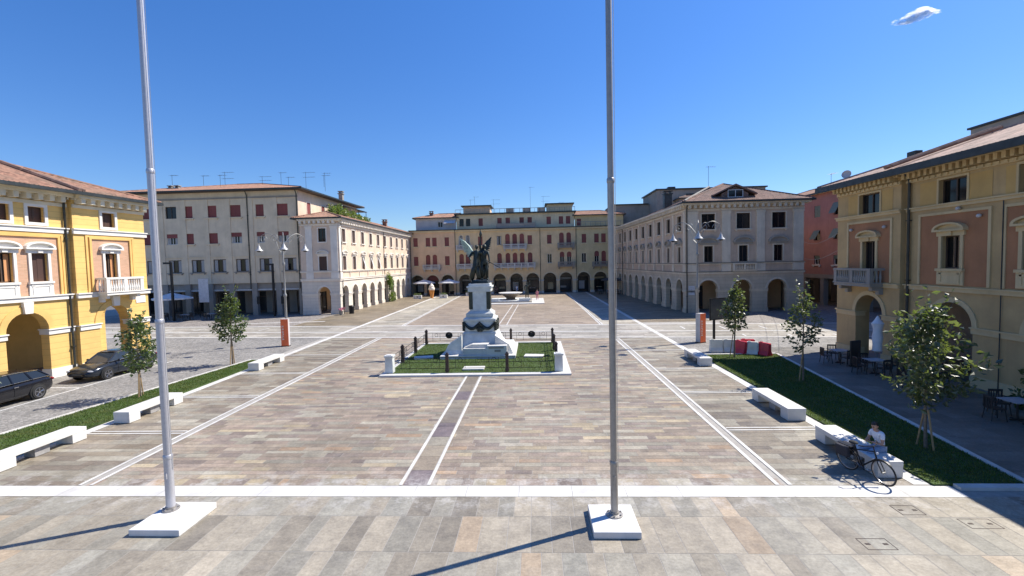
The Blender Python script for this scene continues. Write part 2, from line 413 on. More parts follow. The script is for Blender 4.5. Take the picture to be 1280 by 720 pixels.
def slab_obj(name, VC, m):
    V = [v for a in VC for v in a[0]]; C = [c for a in VC for c in a[1]]; k = len(C)
    me = bpy.data.meshes.new(name); me.from_pydata(V, [], [tuple(range(4 * i, 4 * i + 4)) for i in range(k)])
    at = me.attributes.new('slab_tone', 'FLOAT_COLOR', 'FACE')
    arr = np.ones((k, 4), dtype=np.float32); arr[:, :3] = np.array(C); at.data.foreach_set('color', arr.ravel())
    me.materials.append(M[m]); return tag(put(name, me), kind='structure')
def rows(a, b, lo, hi):
    out = []; y = a
    while y < b - .05:
        e = min(b, y + RNG.uniform(lo, hi)); out.append((y, e)); y = e
    return out
PAL_APRON = [(.285, .258, .212), (.265, .25, .213), (.325, .292, .238), (.23, .207, .17), (.285, .275, .24), (.335, .27, .20)]
PAL_MAIN = [(.285, .243, .205), (.28, .23, .20), (.275, .256, .222), (.215, .18, .165), (.36, .308, .232), (.325, .305, .268), (.335, .25, .185), (.255, .215, .18)]
PAL_GREY = [(.25, .22, .185), (.25, .233, .205), (.21, .18, .15), (.30, .283, .25), (.185, .16, .14)]
PAL_ROAD = [(.35, .33, .295), (.32, .305, .275), (.39, .37, .335), (.29, .265, .235)]
PAL_FAR = [(.29, .24, .20), (.275, .228, .19), (.31, .26, .215), (.255, .21, .178)]
struct('paving_bed', MB().quad((-70, -12, .004), (70, -12, .004), (70, 97.4, .004), (-70, 97.4, .004)), 'mortar')
# foreground apron: big slabs laid away from the viewer
ap = []
ycuts = [-12, -7.5, -4, -1, 1.7, 4.1, 5.7, 7.2, 8.6, 9.95, 11.42, 12.42]
for a, b in zip(ycuts[:-1], ycuts[1:]):
    x = -30.; V = []; C = []
    while x < 22:
        e = x + RNG.uniform(.36, .66); c = np.array(PAL_APRON[RNG.choice(6, p=[.3, .22, .2, .13, .11, .04])]) * RNG.uniform(.85, 1.15)
        V += [(x + .008, a + .009, .008), (e - .008, a + .009, .008), (e - .008, b - .009, .008), (x + .008, b - .009, .008)]; C.append(c); x = e
    ap.append((V, C))
slab_obj('apron_paving', ap, 'slabapron')
main = [slab_rows(rows(13.48, 43.5, .17, .33), lambda a, b: [(dL(a) + .2, min(-3.95, 99)), (-3.05, dR(a) - .2)] if (a < 26 or a > 36.6) else [(dL(a) + .2, -8.3), (1.2, dR(a) - .2)], (.45, 1.5), PAL_MAIN, [.26, .18, .16, .10, .07, .10, .03, .10]),
        slab_rows([(13.05, 13.48)], lambda a, b: [(dL(a), dR(a))], (.35, .7), PAL_MAIN, [.2, .15, .15, .2, .1, .15, .05, .1]),
        slab_rows([(-3.84, -3.16)], lambda a, b: [(13.05, 26)], (.7, 1.9), PAL_GREY + [(.15, .125, .14)], [.2, .2, .2, .1, .1, .2], along='y', z=.009)]
aisle = [slab_rows(rows(13.05, 43.5, .25, .5), lambda a, b: [(bandL(a) + .1, dL(a) - .2), (dR(a) + .2, bandR(a) - .1)], (.6, 2.0), PAL_GREY, [.25, .25, .2, .15, .15])]
far = [slab_rows(rows(46.4, 97, .35, .6), lambda a, b: [(dL(a) + .2, dR(a) - .2)], (.8, 2.2), PAL_FAR, [1, 1, 1, 1]),
       slab_rows(rows(46.4, 97, .5, .9), lambda a, b: [(bandL(a), dL(a) - .1), (dR(a) + .1, bandR(a))], (1, 2.5), PAL_ROAD, [1, 1, 1, 1]),
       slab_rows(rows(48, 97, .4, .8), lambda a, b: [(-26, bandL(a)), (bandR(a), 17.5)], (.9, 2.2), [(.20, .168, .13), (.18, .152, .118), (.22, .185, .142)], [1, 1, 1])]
slab_obj('plaza_paving', main + aisle + far, 'slab')
rd = []
for lo, hi in ((L3, L2), (L2, L1)):
    V = []; C = []
    for j in range(6):
        x = -60.
        while x < 55:
            e = x + RNG.uniform(.8, 2.2)
            f = lambda xx, t: lo(xx) + (hi(xx) - lo(xx)) * t
            c = np.array(PAL_ROAD[RNG.choice(4)]) * RNG.uniform(.9, 1.1); t0, t1 = j / 6 + .002, (j + 1) / 6 - .002
            V += [(x + .006, f(x, t0), .012), (e - .006, f(e, t0), .012), (e - .006, f(e, t1), .012), (x + .006, f(x, t1), .012)]; C.append(c); x = e
    rd.append((V, C))
slab_obj('crossing_road_paving', rd, 'slab')
struct('side_street_paving', MB().quad((-60, 12.4, .006), (-18.2, 12.4, .006), (-18.6, 41, .006), (-60, 44.4, .006)).quad((10.4, 13.0, .006), (60, 13.0, .006), (60, 34.3, .006), (10.4, 38.4, .006)), 'cobble')
struct('far_side_paving', MB().quad((-60, 50, .006), (-26.1, 48.4, .006), (-26.1, 97.3, .006), (-60, 97.3, .006)).quad((17.7, 45.8, .006), (60, 42.6, .006), (60, 97.3, .006), (17.7, 97.3, .006)), 'cobbled')
rp = [slab_rows(rows(13.2, 33.5, .5, .9), lambda a, b: [(12.7 + (a - 13) * .15, 24.5)], (.8, 1.8), [(.16, .155, .15), (.14, .136, .13), (.18, .172, .165)], [1, 1, 1], z=.011)]  # darker stone, its slab tones lowered further to carry the shade here
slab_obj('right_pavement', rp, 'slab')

# white stone bands let into the paving
def strip(mb, pts, w, z=.016, seg=1.4):
    pts = [Vector((x, y, 0)) for x, y in pts]
    for a, b in zip(pts[:-1], pts[1:]):
        d = (b - a); L = d.length; d.normalize(); nn = Vector((-d.y, d.x, 0)) * w / 2
        k = max(1, int(L / seg))
        for i in range(k):
            p = a + d * (L * i / k + .004); q = a + d * (L * (i + 1) / k - .004)
            mb.quad((*(p - nn).xy, z), (*(q - nn).xy, z), (*(q + nn).xy, z), (*(p + nn).xy, z))
    return mb
mb = MB(); strip(mb, [(-32, 12.735), (10.9, 12.70)], .62); struct('white_cross_band', mb, 'whiteband')
mb = MB(); ys = [13.06, 20, 27, 34, 40, 48, 60, 75, 97]
strip(mb, [(bandL(y), y) for y in ys], .42, .018); strip(mb, [(bandR(y), y) for y in ys], .42, .018)
struct('white_side_bands', mb, 'whiteband')
mb = MB()
for f in (dL, dR):
    yy = [13.06, 26, 38.3 if f is dR else 40.4]
    for o in (-.17, .17): strip(mb, [(f(y) + o, y) for y in yy], .11, .02)
for f in (dL, dR):
    for o in (-.12, .12): strip(mb, [(f(y) + o, y) for y in (48.3 if f is dL else 46.8, 70, 97)], .13, .02)
for o in (-.40, .40): strip(mb, [(-3.5 + o, 13.06), (-3.45 + o, 26)], .10, .02); 
for o in (-.40, .40): strip(mb, [(-3.4 + o, 36.8), (-3.35 + o, 39.6)], .10, .02); strip(mb, [(-3.3 + o, 47.7), (-2.9 + o, 71)], .10, .02)
for y in (17.45, 22.35, 27.3, 33.0):
    for o in (-.12, .12):
        strip(mb, [(bandL(y) + .22, y + o), (dL(y) - .24, y + o)], .09, .02); strip(mb, [(dR(y) + .24, y + o), (bandR(y) - .22, y + o)], .09, .02)
for y in (52, 58, 65, 73, 82):
    strip(mb, [(bandL(y) + .2, y), (dL(y) - .2, y)], .16, .02)
for y in (52, 57, 62, 67, 72, 77, 82, 87): strip(mb, [(dR(y) + .2, y), (bandR(y) - .2, y)], .16, .02)
struct('white_stone_lines', mb, 'whiteband')
mb = MB()
for f, wd in ((L1, .3), (L2, .28), (L3, .26)): strip(mb, [(-58, f(-58)), (55, f(55))], wd, .024)
for k in range(5):     # short painted bay marks either side of the crossing
    for x0 in (-42 + 3.6 * k, 13.2 + 3.4 * k):
        strip(mb, [(x0, L3(x0) + .55), (x0 + .1, L3(x0) + 1.5)], .14, .024); strip(mb, [(x0, L2(x0) + 1.2), (x0 + .1, L2(x0) + 3.0)], .14, .024)
struct('crossing_lines', mb, 'paint')
mb = MB()
strip(mb, [(-24.25, 16), (-24.55, 24.4)], .1, .012); strip(mb, [(-24.5, 24.4), (-27.6, 24.6)], .1, .012); strip(mb, [(-24.6, 24.6), (-24.9, 31.5)], .1, .012)
strip(mb, [(-36, 52.3), (-24, 53.5)], .35, .012)
struct('parking_lines', mb, 'paint')

# grass strips, with kerbs
def blades(name, polys, dens, hmin, hmax, wid):
    V = []
    for P in polys:
        P = np.array(P); lo = P.min(0); hi = P.max(0); k = int((hi - lo).prod() * dens)
        q = RNG.uniform(lo, hi, (k, 2)); ins = np.ones(k, bool)
        for i in range(len(P)):
            a, b = P[i], P[(i + 1) % len(P)]
            ins &= ((b[0] - a[0]) * (q[:, 1] - a[1]) - (b[1] - a[1]) * (q[:, 0] - a[0])) > 0
        V.append(q[ins])
    q = np.concatenate(V); k = len(q); t = RNG.uniform(0, 6.28, k); h = RNG.uniform(hmin, hmax, k); lean = RNG.normal(0, .03, (k, 2))
    dx = np.cos(t) * wid / 2; dy = np.sin(t) * wid / 2
    vv = np.zeros((k, 3, 3)); vv[:, 0, 0] = q[:, 0] - dx; vv[:, 0, 1] = q[:, 1] - dy; vv[:, 1, 0] = q[:, 0] + dx; vv[:, 1, 1] = q[:, 1] + dy
    vv[:, 2, :2] = q + lean; vv[:, :2, 2] = .06; vv[:, 2, 2] = .06 + h
    me = bpy.data.meshes.new(name); me.from_pydata(vv.reshape(-1, 3).tolist(), [], np.arange(3 * k).reshape(-1, 3).tolist())
    at = me.attributes.new('leaf_tone', 'FLOAT', 'FACE'); at.data.foreach_set('value', np.clip(RNG.normal(.45, .28, k), 0, 1).astype(np.float32))
    me.materials.append(M['grassb']); return tag(put(name, me), kind='stuff')
gL = [(-20.95, 13.1), (-17.70, 13.1), (-17.79, 24), (-17.95, 31.2), (-19.2, 31.2)]
gR = [(10.5, 13.0), (12.83, 13.0), (15.15, 30.9), (10.45, 30.9)]
mb = MB()
for g_ in (gL, gR): mb.prismz(g_, .01, .065)
struct('grass_bed', mb, 'soil')
b_ = blades('strip_grass', [gL, gR], 520, .03, .075, .03); tag(b_, 'mown green grass of the long strips along both sides of the square', 'grass')
def kerb(mb, pts, w, z):
    pts = [Vector((x, y, 0)) for x, y in pts]
    for a, b in zip(pts[:-1], pts[1:]):
        d = (b - a).normalized(); nn = Vector((-d.y, d.x, 0)) * w / 2
        mb.prismz([(a - nn).xy[:], (b - nn).xy[:], (b + nn).xy[:], (a + nn).xy[:]], .005, z)
mb = MB(); kerb(mb, [(-21.03, 13.1), (-19.27, 31.2)], .14, .10); kerb(mb, [(-19.35, 31.3), (-17.8, 31.3)], .16, .095)
kerb(mb, [(12.92, 13.0), (15.24, 30.9)], .16, .10); kerb(mb, [(10.6, 31.02), (15.2, 31.02)], .2, .095); kerb(mb, [(10.98, 12.86), (24, 12.76)], .24, .09)
struct('kerb_stones', mb, 'whiteband')
for (x, y, a, b, lab) in ((7.2, 10.33, .62, .42, 'slab-filled manhole cover nearest the front edge of the paving'), (8.9, 11.75, .55, .45, 'slab-filled manhole cover just in front of the long white band'), (10.05, 11.15, .7, .42, 'slab-filled manhole cover at the edge of the building shadow')):
    mb = MB()
    for (x0, x1, y0, y1) in ((-a / 2, a / 2, -b / 2, -b / 2 + .014), (-a / 2, a / 2, b / 2 - .014, b / 2), (-a / 2, -a / 2 + .014, -b / 2 + .014, b / 2 - .014), (a / 2 - .014, a / 2, -b / 2 + .014, b / 2 - .014)):
        mb.box(x0, x1, y0, y1, .002, .0125)
    for q in (-1, 1): mb.box(q * a * .3 - .05, q * a * .3 + .05, -.03, .03, .002, .0135)
    o = mb.build('manhole_cover', 'ironbr'); o.location = (x, y, 0); tag(o, lab, 'manhole cover', 'manhole covers in the front paving')

# ------------------------------------------------------------------ building toolkit
# facade frame: local x runs left to right as seen from the square, local y into the building, z up
def frame(x, y, deg): return T((x, y, 0)) @ Matrix.Rotation(R(deg), 4, 'Z')
def rect(u0, u1, v0, v1): return [(u0, v0), (u0, v1), (u1, v1), (u1, v0)]
def arch(cu, r, v0, vs, n=12, rise=1.0):
    return [(cu - r, v0)] + [(cu - r * math.cos(math.pi * i / n), vs + r * rise * math.sin(math.pi * i / n)) for i in range(n + 1)] + [(cu + r, v0)]
def cell(mb, u0, u1, v0, v1, hole, t, y=0.0, back=True):
    def q(a, b, c, d):
        mb.quad((a[0], y, a[1]), (b[0], y, b[1]), (c[0], y, c[1]), (d[0], y, d[1]))
        if back: mb.quad((d[0], y + t, d[1]), (c[0], y + t, c[1]), (b[0], y + t, b[1]), (a[0], y + t, a[1]))
    if not hole: q((u0, v0), (u1, v0), (u1, v1), (u0, v1)); return
    a, d = hole[0][0], hole[-1][0]; b = hole[0][1]
    if a - u0 > 1e-4: q((u0, v0), (a, v0), (a, v1), (u0, v1))
    if u1 - d > 1e-4: q((d, v0), (u1, v0), (u1, v1), (d, v1))
    if b - v0 > 1e-4: q((a, v0), (d, v0), (d, b), (a, b))
    top = hole[1:-1]
    for p, r in zip(top[:-1], top[1:]):
        if r[0] - p[0] > 1e-5: q(p, r, (r[0], v1), (p[0], v1))
    loop = list(hole) + ([hole[0]] if b - v0 > 1e-4 else [])
    for p, r in zip(loop[:-1], loop[1:]):
        mb.quad((r[0], y, r[1]), (p[0], y, p[1]), (p[0], y + t, p[1]), (r[0], y + t, r[1]))
def row(mb, u0, u1, v0, v1, holes, t, y=0.0, back=True):
    holes = sorted(holes, key=lambda h: h[0][0])
    if not holes: cell(mb, u0, u1, v0, v1, None, t, y, back); return
    cuts = [u0] + [(holes[i][-1][0] + holes[i + 1][0][0]) / 2 for i in range(len(holes) - 1)] + [u1]
    for i, h in enumerate(holes): cell(mb, cuts[i], cuts[i + 1], v0, v1, h, t, y, back)

_cache = {}
def cached(key, fn):
    if key not in _cache: _cache[key] = fn()
    return _cache[key]
def opening(w_, h, a, ins=0.0):     # outline of a window opening centred on x=0, sill at z=0
    w2 = w_ / 2 - ins
    if a: return [(-w2, ins)] + [(-w2 * math.cos(math.pi * i / 10), h - w_ / 2 + w2 * math.sin(math.pi * i / 10)) for i in range(11)] + [(w2, ins)]
    return [(-w2, ins), (-w2, h - ins), (w2, h - ins), (w2, ins)]
def frame_mb(w_, h, a, th, y0, y1, mull=1, trans=1):
    mb = MB(); o = opening(w_, h, a); i = opening(w_, h, a, th)
    o2 = o + [o[0]]; i2 = i + [i[0]]; mb.band(i2, o2, y0, y1)
    for k in range(mull):
        x = -w_ / 2 + w_ * (k + 1) / (mull + 1); mb.box(x - th / 2, x + th / 2, y0 + .004, y1, th, h - th * (1 if not a else 1.2))
    if trans: mb.box(-w_ / 2 + th, w_ / 2 - th, y0 + .007, y1 - .003, h * .68 - th / 2, h * .68 + th / 2)
    return mb
def window(par, F, u, v, w_, h, st):
    """a window: pane, plus frame / shutter / surround / sill / pediment / apron as its sub-parts"""
    a = st.get('arch', 0); d = st.get('depth', .2); X = F @ T((u, 0, v)); key = (round(w_, 3), round(h, 3))
    def sub(nm, mt, fn, **k): return put(nm, cached((nm, mt, key, str(sorted((x, str(y)) for x, y in st.items()))), lambda: fn().mesh(nm, mt, **k)), o)
    o = put('window', cached(('pane', key, a, d, st.get('pane', 'glass')), lambda: MB().prism([(x, z) for x, z in opening(w_, h, a, .003)][::-1], d, d + .02).mesh('window', st.get('pane', 'glass'))), par, X)
    if st.get('fr'): sub('frame', st['fr'], lambda: frame_mb(w_, h, a, st.get('fth', .06), d - .06, d - .005, st.get('mull', 1), st.get('trans', 0)))
    if st.get('sh'):
        def f():
            mb = MB(); o1 = opening(w_, h, a, .012); y0 = st.get('shy', .05)
            mb.prism(o1[::-1], y0, y0 + .04)
            mb.box(-.012, .012, y0 - .012, y0 + .01, .02, h - .05); return mb
        sub('shutter', st['sh'], f)
    if st.get('open'):      # shutter leaves folded back against the wall
        def f():
            mb = MB()
            for s in (-1, 1):
                x = s * (w_ / 2 + w_ * .25 + .02); mb.box(x - w_ * .25, x + w_ * .25, -.06, -.02, 0, h)
            return mb
        sub('shutter', st['open'], f)
    if st.get('half'):      # blind half lowered
        sub('blind', st['half'], lambda: MB().box(-w_ / 2 + .01, w_ / 2 - .01, .06, .1, h * .62, h - .01))
    if st.get('aw'):        # awning shutter pushed out at the bottom
        sub('shutter', st['aw'], lambda: MB().quad((-w_ / 2, -.02, h), (w_ / 2, -.02, h), (w_ / 2, -.62, h * .12), (-w_ / 2, -.62, h * .12)).quad((-w_ / 2, -.06, h - .02), (-w_ / 2, -.66, h * .12 - .02), (w_ / 2, -.66, h * .12 - .02), (w_ / 2, -.06, h - .02)))
    if st.get('cur'):
        sub('curtain', st['cur'], lambda: MB().box(-w_ / 2 + .06, -w_ / 2 + .06 + w_ * .26, d - .035, d - .01, .06, h - .06).box(w_ / 2 - .06 - w_ * .26, w_ / 2 - .06, d - .035, d - .01, .06, h - .06))
    if st.get('sur'):
        b = st.get('sb', .16); p = st.get('sp', .06)
        def f():
            mb = MB(); i = opening(w_, h, a); q = opening(w_, h, a, -b)
            if st.get('sfull', 0): i = i + [i[0]]; q = q + [q[0]]
            else: i[0] = (i[0][0], 0); i[-1] = (i[-1][0], 0); q[0] = (q[0][0], 0); q[-1] = (q[-1][0], 0)
            mb.band(i, q, -p, .02); return mb
        sub('surround', st['sur'], f)
    if st.get('sill'):
        sub('sill', st['sill'], lambda: MB().box(-w_ / 2 - .22, w_ / 2 + .22, -.17, .12, -.13, -.006).box(-w_ / 2 - .1, -w_ / 2 + .06, -.12, .0, -.28, -.13).box(w_ / 2 - .06, w_ / 2 + .1, -.12, 0, -.28, -.13))
    if st.get('ped'):
        def f():
            mb = MB(); W = w_ / 2 + st.get('pw', .42); z0 = h + st.get('pz', .22); rise = st.get('pr', .42)
            mb.box(-W + .1, W - .1, -.1, .02, z0 - .22, z0); mb.box(-W, W, -.26, .02, z0, z0 + .09)
            n = 12; o1 = [(-W * math.cos(math.pi * i / n), z0 + .09 + rise * math.sin(math.pi * i / n)) for i in range(n + 1)]
            i1 = [(x * .84, z0 + .09 + (z - z0 - .09) * .72) for x, z in o1]
            mb.band(i1, o1, -.26, .02); mb.prism([(x, z) for x, z in i1][::-1], -.08, .01)
            mb.box(-.13, .13, -.17, 0, z0 - .2, z0 + .0); return mb
        sub('pediment', st['ped'], f)
    if st.get('apr'):
        hh = st['aph']
        sub('apron', st['apr'], lambda: MB().box(-w_ / 2 - .2, w_ / 2 + .2, -.09, .02, -hh + .004, -.135).band([(-w_ / 2 + .05, -hh + .14), (-w_ / 2 + .05, -.3), (w_ / 2 - .05, -.3), (w_ / 2 - .05, -hh + .14), (-w_ / 2 + .05, -hh + .14)], [(-w_ / 2 - .05, -hh + .06), (-w_ / 2 - .05, -.21), (w_ / 2 + .05, -.21), (w_ / 2 + .05, -hh + .06), (-w_ / 2 - .05, -hh + .06)], -.12, -.08))
    return o
def archivolt(par, F, cu, r, vs, mt, b=.22, p=.06, v0=None, key=None, name='archivolt'):
    i = arch(0, r, 0, 0)[1:-1]; o = [(x * (r + b) / r, z * (r + b) / r) for x, z in i]
    me = cached(('av', round(r, 3), mt, b), lambda: MB().band(i, o, -p, .02).mesh(name, mt))
    put(name, me, par, F @ T((cu, 0, vs)))
def course(par, F, u0, u1, v0, v1, p, mt, name='string_course', lips=True):
    mb = MB().box(u0, u1, -p, .02, v0, v1)
    o = mb.build(name, mt, par, F)
    if lips: put('drip_ledge', MB().box(u0 - .03, u1 + .03, -p - .07, .02, v1 + .002, v1 + .07).mesh('drip_ledge', 'ledge' if mt == 'stonetr' else mt), o)
    return o
def cornice(par, F, u0, u1, v0, v1, p, mt, pitch=.55, wd=.24, e0=0, e1=0):
    """eaves cornice: frieze, bracket row and projecting shelf"""
    mb = MB(); h = v1 - v0
    mb.box(u0, u1, -.1, .02, v0, v0 + h * .25); mb.box(u0 - e0, u1 + e1, -p, .02, v1 - h * .28, v1 - .004)
    mb.box(u0 - e0 * .6, u1 + e1 * .6, -p * .45, .02, v1 - h * .42, v1 - h * .282)
    x = u0 + pitch / 2
    while x < u1 - wd / 2:
        mb.prism([(x - wd / 2, v1 - h * .283), (x - wd / 2, v0 + h * .3), (x + wd / 2, v0 + h * .3), (x + wd / 2, v1 - h * .283)][::-1], -p * .85, -.01); x += pitch
    if pitch < .4:
        x = u0 + pitch
        while x < u1 - wd / 2: mb.box(x - wd / 2, x + wd / 2, -.16, -.1, v0 + h * .06, v0 + h * .24); x += pitch
    return mb.build('cornice', mt, par, F)
def roof(par, X, W, D, z, slope, mt, ov=.7, hips=(1, 1), step=.24, gut='gutter', name='roof', amp=.035):
    """tiled hip roof over the rectangle 0..W x 0..D of frame X, real tile channels running up each slope"""
    mb = MB(); x0, x1, y0, y1 = -ov, W + ov, -ov, D + ov; Wt, Dt = x1 - x0, y1 - y0; Rr = min(Wt, Dt) / 2
    if Wt < Dt and not (hips[0] and hips[1]): Rr = min(Wt, Dt) / 2
    def face(A, du, di, L, run, hl, hr):
        k = max(2, int(L / step)) * 4; prev = None
        for i in range(k + 1):
            s = L * i / k; r = run
            if hl: r = min(r, s)
            if hr: r = min(r, L - s)
            c = amp * abs(math.sin(math.pi * i / 4)) * 1.6
            p0 = (A[0] + du[0] * s, A[1] + du[1] * s, z + c + .05); p1 = (A[0] + du[0] * s + di[0] * r, A[1] + du[1] * s + di[1] * r, z + r * slope + c + .05)
            if prev: mb.quad(prev[0], p0, p1, prev[1])
            prev = (p0, p1)
    if Wt >= Dt:
        hl, hr = hips; rf = Dt / 2
        face((x0, y0), (1, 0), (0, 1), Wt, rf, hl, hr); face((x1, y1), (-1, 0), (0, -1), Wt, rf, hr, hl)
        if hl: face((x0, y1), (0, -1), (1, 0), Dt, rf, 1, 1)
        if hr: face((x1, y0), (0, 1), (-1, 0), Dt, rf, 1, 1)
        ra, rb = (x0 + (rf if hl else 0), x1 - (rf if hr else 0)); top = z + rf * slope + .09
        mb.tube([(ra, (y0 + y1) / 2, top), (rb, (y0 + y1) / 2, top)], .12, 6)
        for hx, ex, f in ((x0, ra, hl), (x1, rb, hr)):
            if f:
                for hy in (y0, y1): mb.tube([(hx, hy, z + .1), (ex, (y0 + y1) / 2, top)], .1, 6)
    else:
        hl, hr = hips; rf = Wt / 2      # hips = (front, back)
        face((x0, y1), (0, -1), (1, 0), Dt, rf, hr, hl); face((x1, y0), (0, 1), (-1, 0), Dt, rf, hl, hr)
        if hl: face((x0, y0), (1, 0), (0, 1), Wt, rf, 1, 1)
        if hr: face((x1, y1), (-1, 0), (0, -1), Wt, rf, 1, 1)
        ra, rb = (y0 + (rf if hl else 0), y1 - (rf if hr else 0)); top = z + rf * slope + .09
        mb.tube([((x0 + x1) / 2, ra, top), ((x0 + x1) / 2, rb, top)], .12, 6)
        for hy, ey, f in ((y0, ra, hl), (y1, rb, hr)):
            if f:
                for hx in (x0, x1): mb.tube([(hx, hy, z + .1), ((x0 + x1) / 2, ey, top)], .1, 6)
    o = mb.build(name, mt, par, X)
    g = MB().box(x0 - .1, x1 + .1, y0 - .1, y0 + .06, z - .12, z + .07).box(x0 - .1, x1 + .1, y1 - .06, y1 + .1, z - .12, z + .07)
    g.box(x0 - .1, x0 + .06, y0 + .06, y1 - .06, z - .118, z + .068).box(x1 - .06, x1 + .1, y0 + .06, y1 - .06, z - .118, z + .068)
    g.build('gutter', gut, par, X)
    MB().box(x0 + .02, x1 - .02, y0 + .02, y1 - .02, z - .06, z - .02).build('eaves_board', 'soffit' if gut == 'gutter' else gut, par, X)
    return o
def pipe(par, F, u, v0, v1, y=-.12, r=.065, mt='gutter'):
    mb = MB().tube([(u, y - .35, v1), (u, y, v1 - .5), (u, y, v0)], r, 8)
    for k in range(3): mb.box(u - r - .02, u + r + .02, y - r - .02, 0, v0 + (v1 - v0) * (.15 + .3 * k), v0 + (v1 - v0) * (.15 + .3 * k) + .05)
    return mb.build('downpipe', mt, par, F, smooth=True)
def balustrade(par, F, u0, u1, v0, v1, p, mt, solid_ends=True, brackets=True):
    b = MB().box(u0, u1, -p, .02, v0, v0 + .16).box(u0 - .05, u1 + .05, -p - .05, .02, v0 + .163, v0 + .22)
    if brackets:
        n = max(2, int((u1 - u0) / 1.1))
        for k in range(n):
            x = u0 + .25 + (u1 - u0 - .5) * k / (n - 1); b.prism([(x - .12, v0 - .45), (x + .12, v0 - .45), (x + .12, v0), (x - .12, v0)], -.25, .02); b.box(x - .12, x + .12, -p * .75, -.25, v0 - .22, v0 - .002)
    o = b.build('balcony', mt, par, F)
    r = MB().box(u0 - .03, u1 + .03, -p - .03, -p + .17, v1 - .13, v1)
    n = max(1, round((u1 - u0) / 1.5))
    for k in range(n + 1):
        x = u0 + .12 + (u1 - u0 - .24) * k / n; r.box(x - .12, x + .12, -p - .01, -p + .15, v0 + .222, v1 - .132)
    m_ = int((u1 - u0) / .19)
    for k in range(m_ + 1):
        x = u0 + .2 + (u1 - u0 - .4) * k / max(1, m_); hz = v1 - .13 - v0 - .22
        r.lathe([(.045, 0), (.075, hz * .3), (.035, hz * .7), (.05, hz)], (x, -p + .07, v0 + .22), 6)
    for x in (u0, u1 - .14):
        r.box(x, x + .14, -p + .18, 0, v1 - .129, v1 - .001)
        for k in range(3): r.lathe([(.045, 0), (.07, .3), (.035, .6), (.05, v1 - v0 - .35)], (x + .07, -p * (.25 + .25 * k), v0 + .22), 6)
    put('balustrade', r.mesh('balustrade', mt), o)
    return o
def portico(par, F, u0, u1, v1, depth, mt, shops=(), wt=.5):
    """arcade passage: back wall with shop fronts, ceiling"""
    mb = MB(); row(mb, u0, u1, 0, v1, [rect(a, b, .0, h) for a, b, h in shops], .15, depth, False)
    mb.build('portico_wall', mt, par, F)
    for a, b, h in shops:
        o = MB().box(a + .01, b - .01, depth + .1, depth + .13, 0, h - .01).build('shop_window', 'shopglass', par, F)
        fm = MB(); k = max(1, round((b - a) / 1.1))
        for i in range(k + 1): x = a + .03 + (b - a - .06) * i / k; fm.box(x - .03, x + .03, depth + .04, depth + .098, .006, h - .02)
        fm.box(a + .06, b - .06, depth + .045, depth + .096, h * .74, h * .74 + .07).box(a + .06, b - .06, depth + .045, depth + .096, 0.01, .3)
        put('frame', fm.mesh('frame', 'wood'), o)
    MB().box(u0 + .05, u1 - .05, wt + .02, depth - .02, v1 - .02, v1 + .06).build('portico_ceiling', mt, par, F)
def chimney(par, X, x, y, z0, h, w_=.8, d=.6, mt='concrete'):
    mb = MB().cbox(x, y, z0, w_, d, h).cbox(x, y, z0 + h + .002, w_ + .25, d + .25, .12)
    for s in (-1, 1): mb.cbox(x + s * w_ * .35, y, z0 + h + .123, .12, d, .25)
    mb.cbox(x, y, z0 + h + .374, w_ + .2, d + .2, .1); return mb.build('chimney', mt, par, X)
def antenna(par, X, x, y, z, h, kind=0):
    mb = MB().tube([(x, y, z), (x, y, z + h)], .022, 5)
    L = .9 + .5 * (kind % 2)
    for zz in ((h - .1,) if kind == 0 else (h - .1, h * .7)):
        mb.tube([(x - L * .3, y, z + zz), (x + L, y, z + zz)], .014, 4)
        for k in range(6): mb.tube([(x - L * .3 + k * L * .25, y - .35, z + zz), (x - L * .3 + k * L * .25, y + .35, z + zz)], .008, 4)
    return mb.build('antenna', 'gutter', par, X)
def shell(par, X, poly, z0, z1, mt, name='rear_wall'):
    mb = MB()
    for a, b in zip(poly[:-1], poly[1:]): mb.quad((*a, z0), (*b, z0), (*b, z1), (*a, z1))
    return mb.build(name, mt, par, X)
def impost(par, F, segs, v0, v1, p, mt, t=.55):
    for a, b in segs: MB().box(a - .05, b + .05, -p, t + .05, v0, v1).box(a - .09, b + .09, -p - .06, t + .09, v1 + .002, v1 + .07).build('impost', mt, par, F)
def plinth(par, F, segs, h, mt, p=.07, t=.55):
    for a, b in segs: MB().box(a - .045, b + .045, -p, t + .045, 0, h).build('plinth', mt, par, F)
def gaps(u0, u1, holes): 
    holes = sorted(holes); c = [u0] + [x for a, b in holes for x in (a, b)] + [u1]; return [(c[i], c[i + 1]) for i in range(0, len(c), 2) if c[i + 1] - c[i] > .06]

# ------------------------------------------------------------------ yellow arcaded house on the left
LL = 14.0
b = thing('yellow_house', 'bright yellow arcaded house with white window pediments and an orange tiled roof, left edge', 'building', (-27.9, 33.3, 0))
b.rotation_euler = (0, 0, R(86)); F = T((-LL, 0, 0)); U = lambda s: LL - s
PV = Matrix.Identity(4)
bay = LL - 5.0      # corner bay projects .28
mb = MB(); t_ = .55
ar = [(U(7.64), 1.1)]; arc = (U(2.6), 1.1)
row(mb, 0, bay, 0, 4.45, [arch(U(7.64), 1.1, 0, 2.93), arch(U(12.2), 1.1, 0, 2.93)], t_, .28)
row(mb, bay, LL, 0, 4.45, [arch(U(2.6), 1.1, 0, 2.93)], t_ + .28, 0)
mb.quad((bay, 0, 0), (bay, .28, 0), (bay, .28, 11), (bay, 0, 11))
row(mb, 0, bay, 4.45, 8.55, [rect(U(s) - .44, U(s) + .44, 5.75, 7.38) for s in (6.8, 8.58, 11.3)], .3, .28)
row(mb, bay, LL, 4.45, 8.55, [rect(U(2.68) - .42, U(2.68) + .42, 4.85, 7.42)], .3, 0)
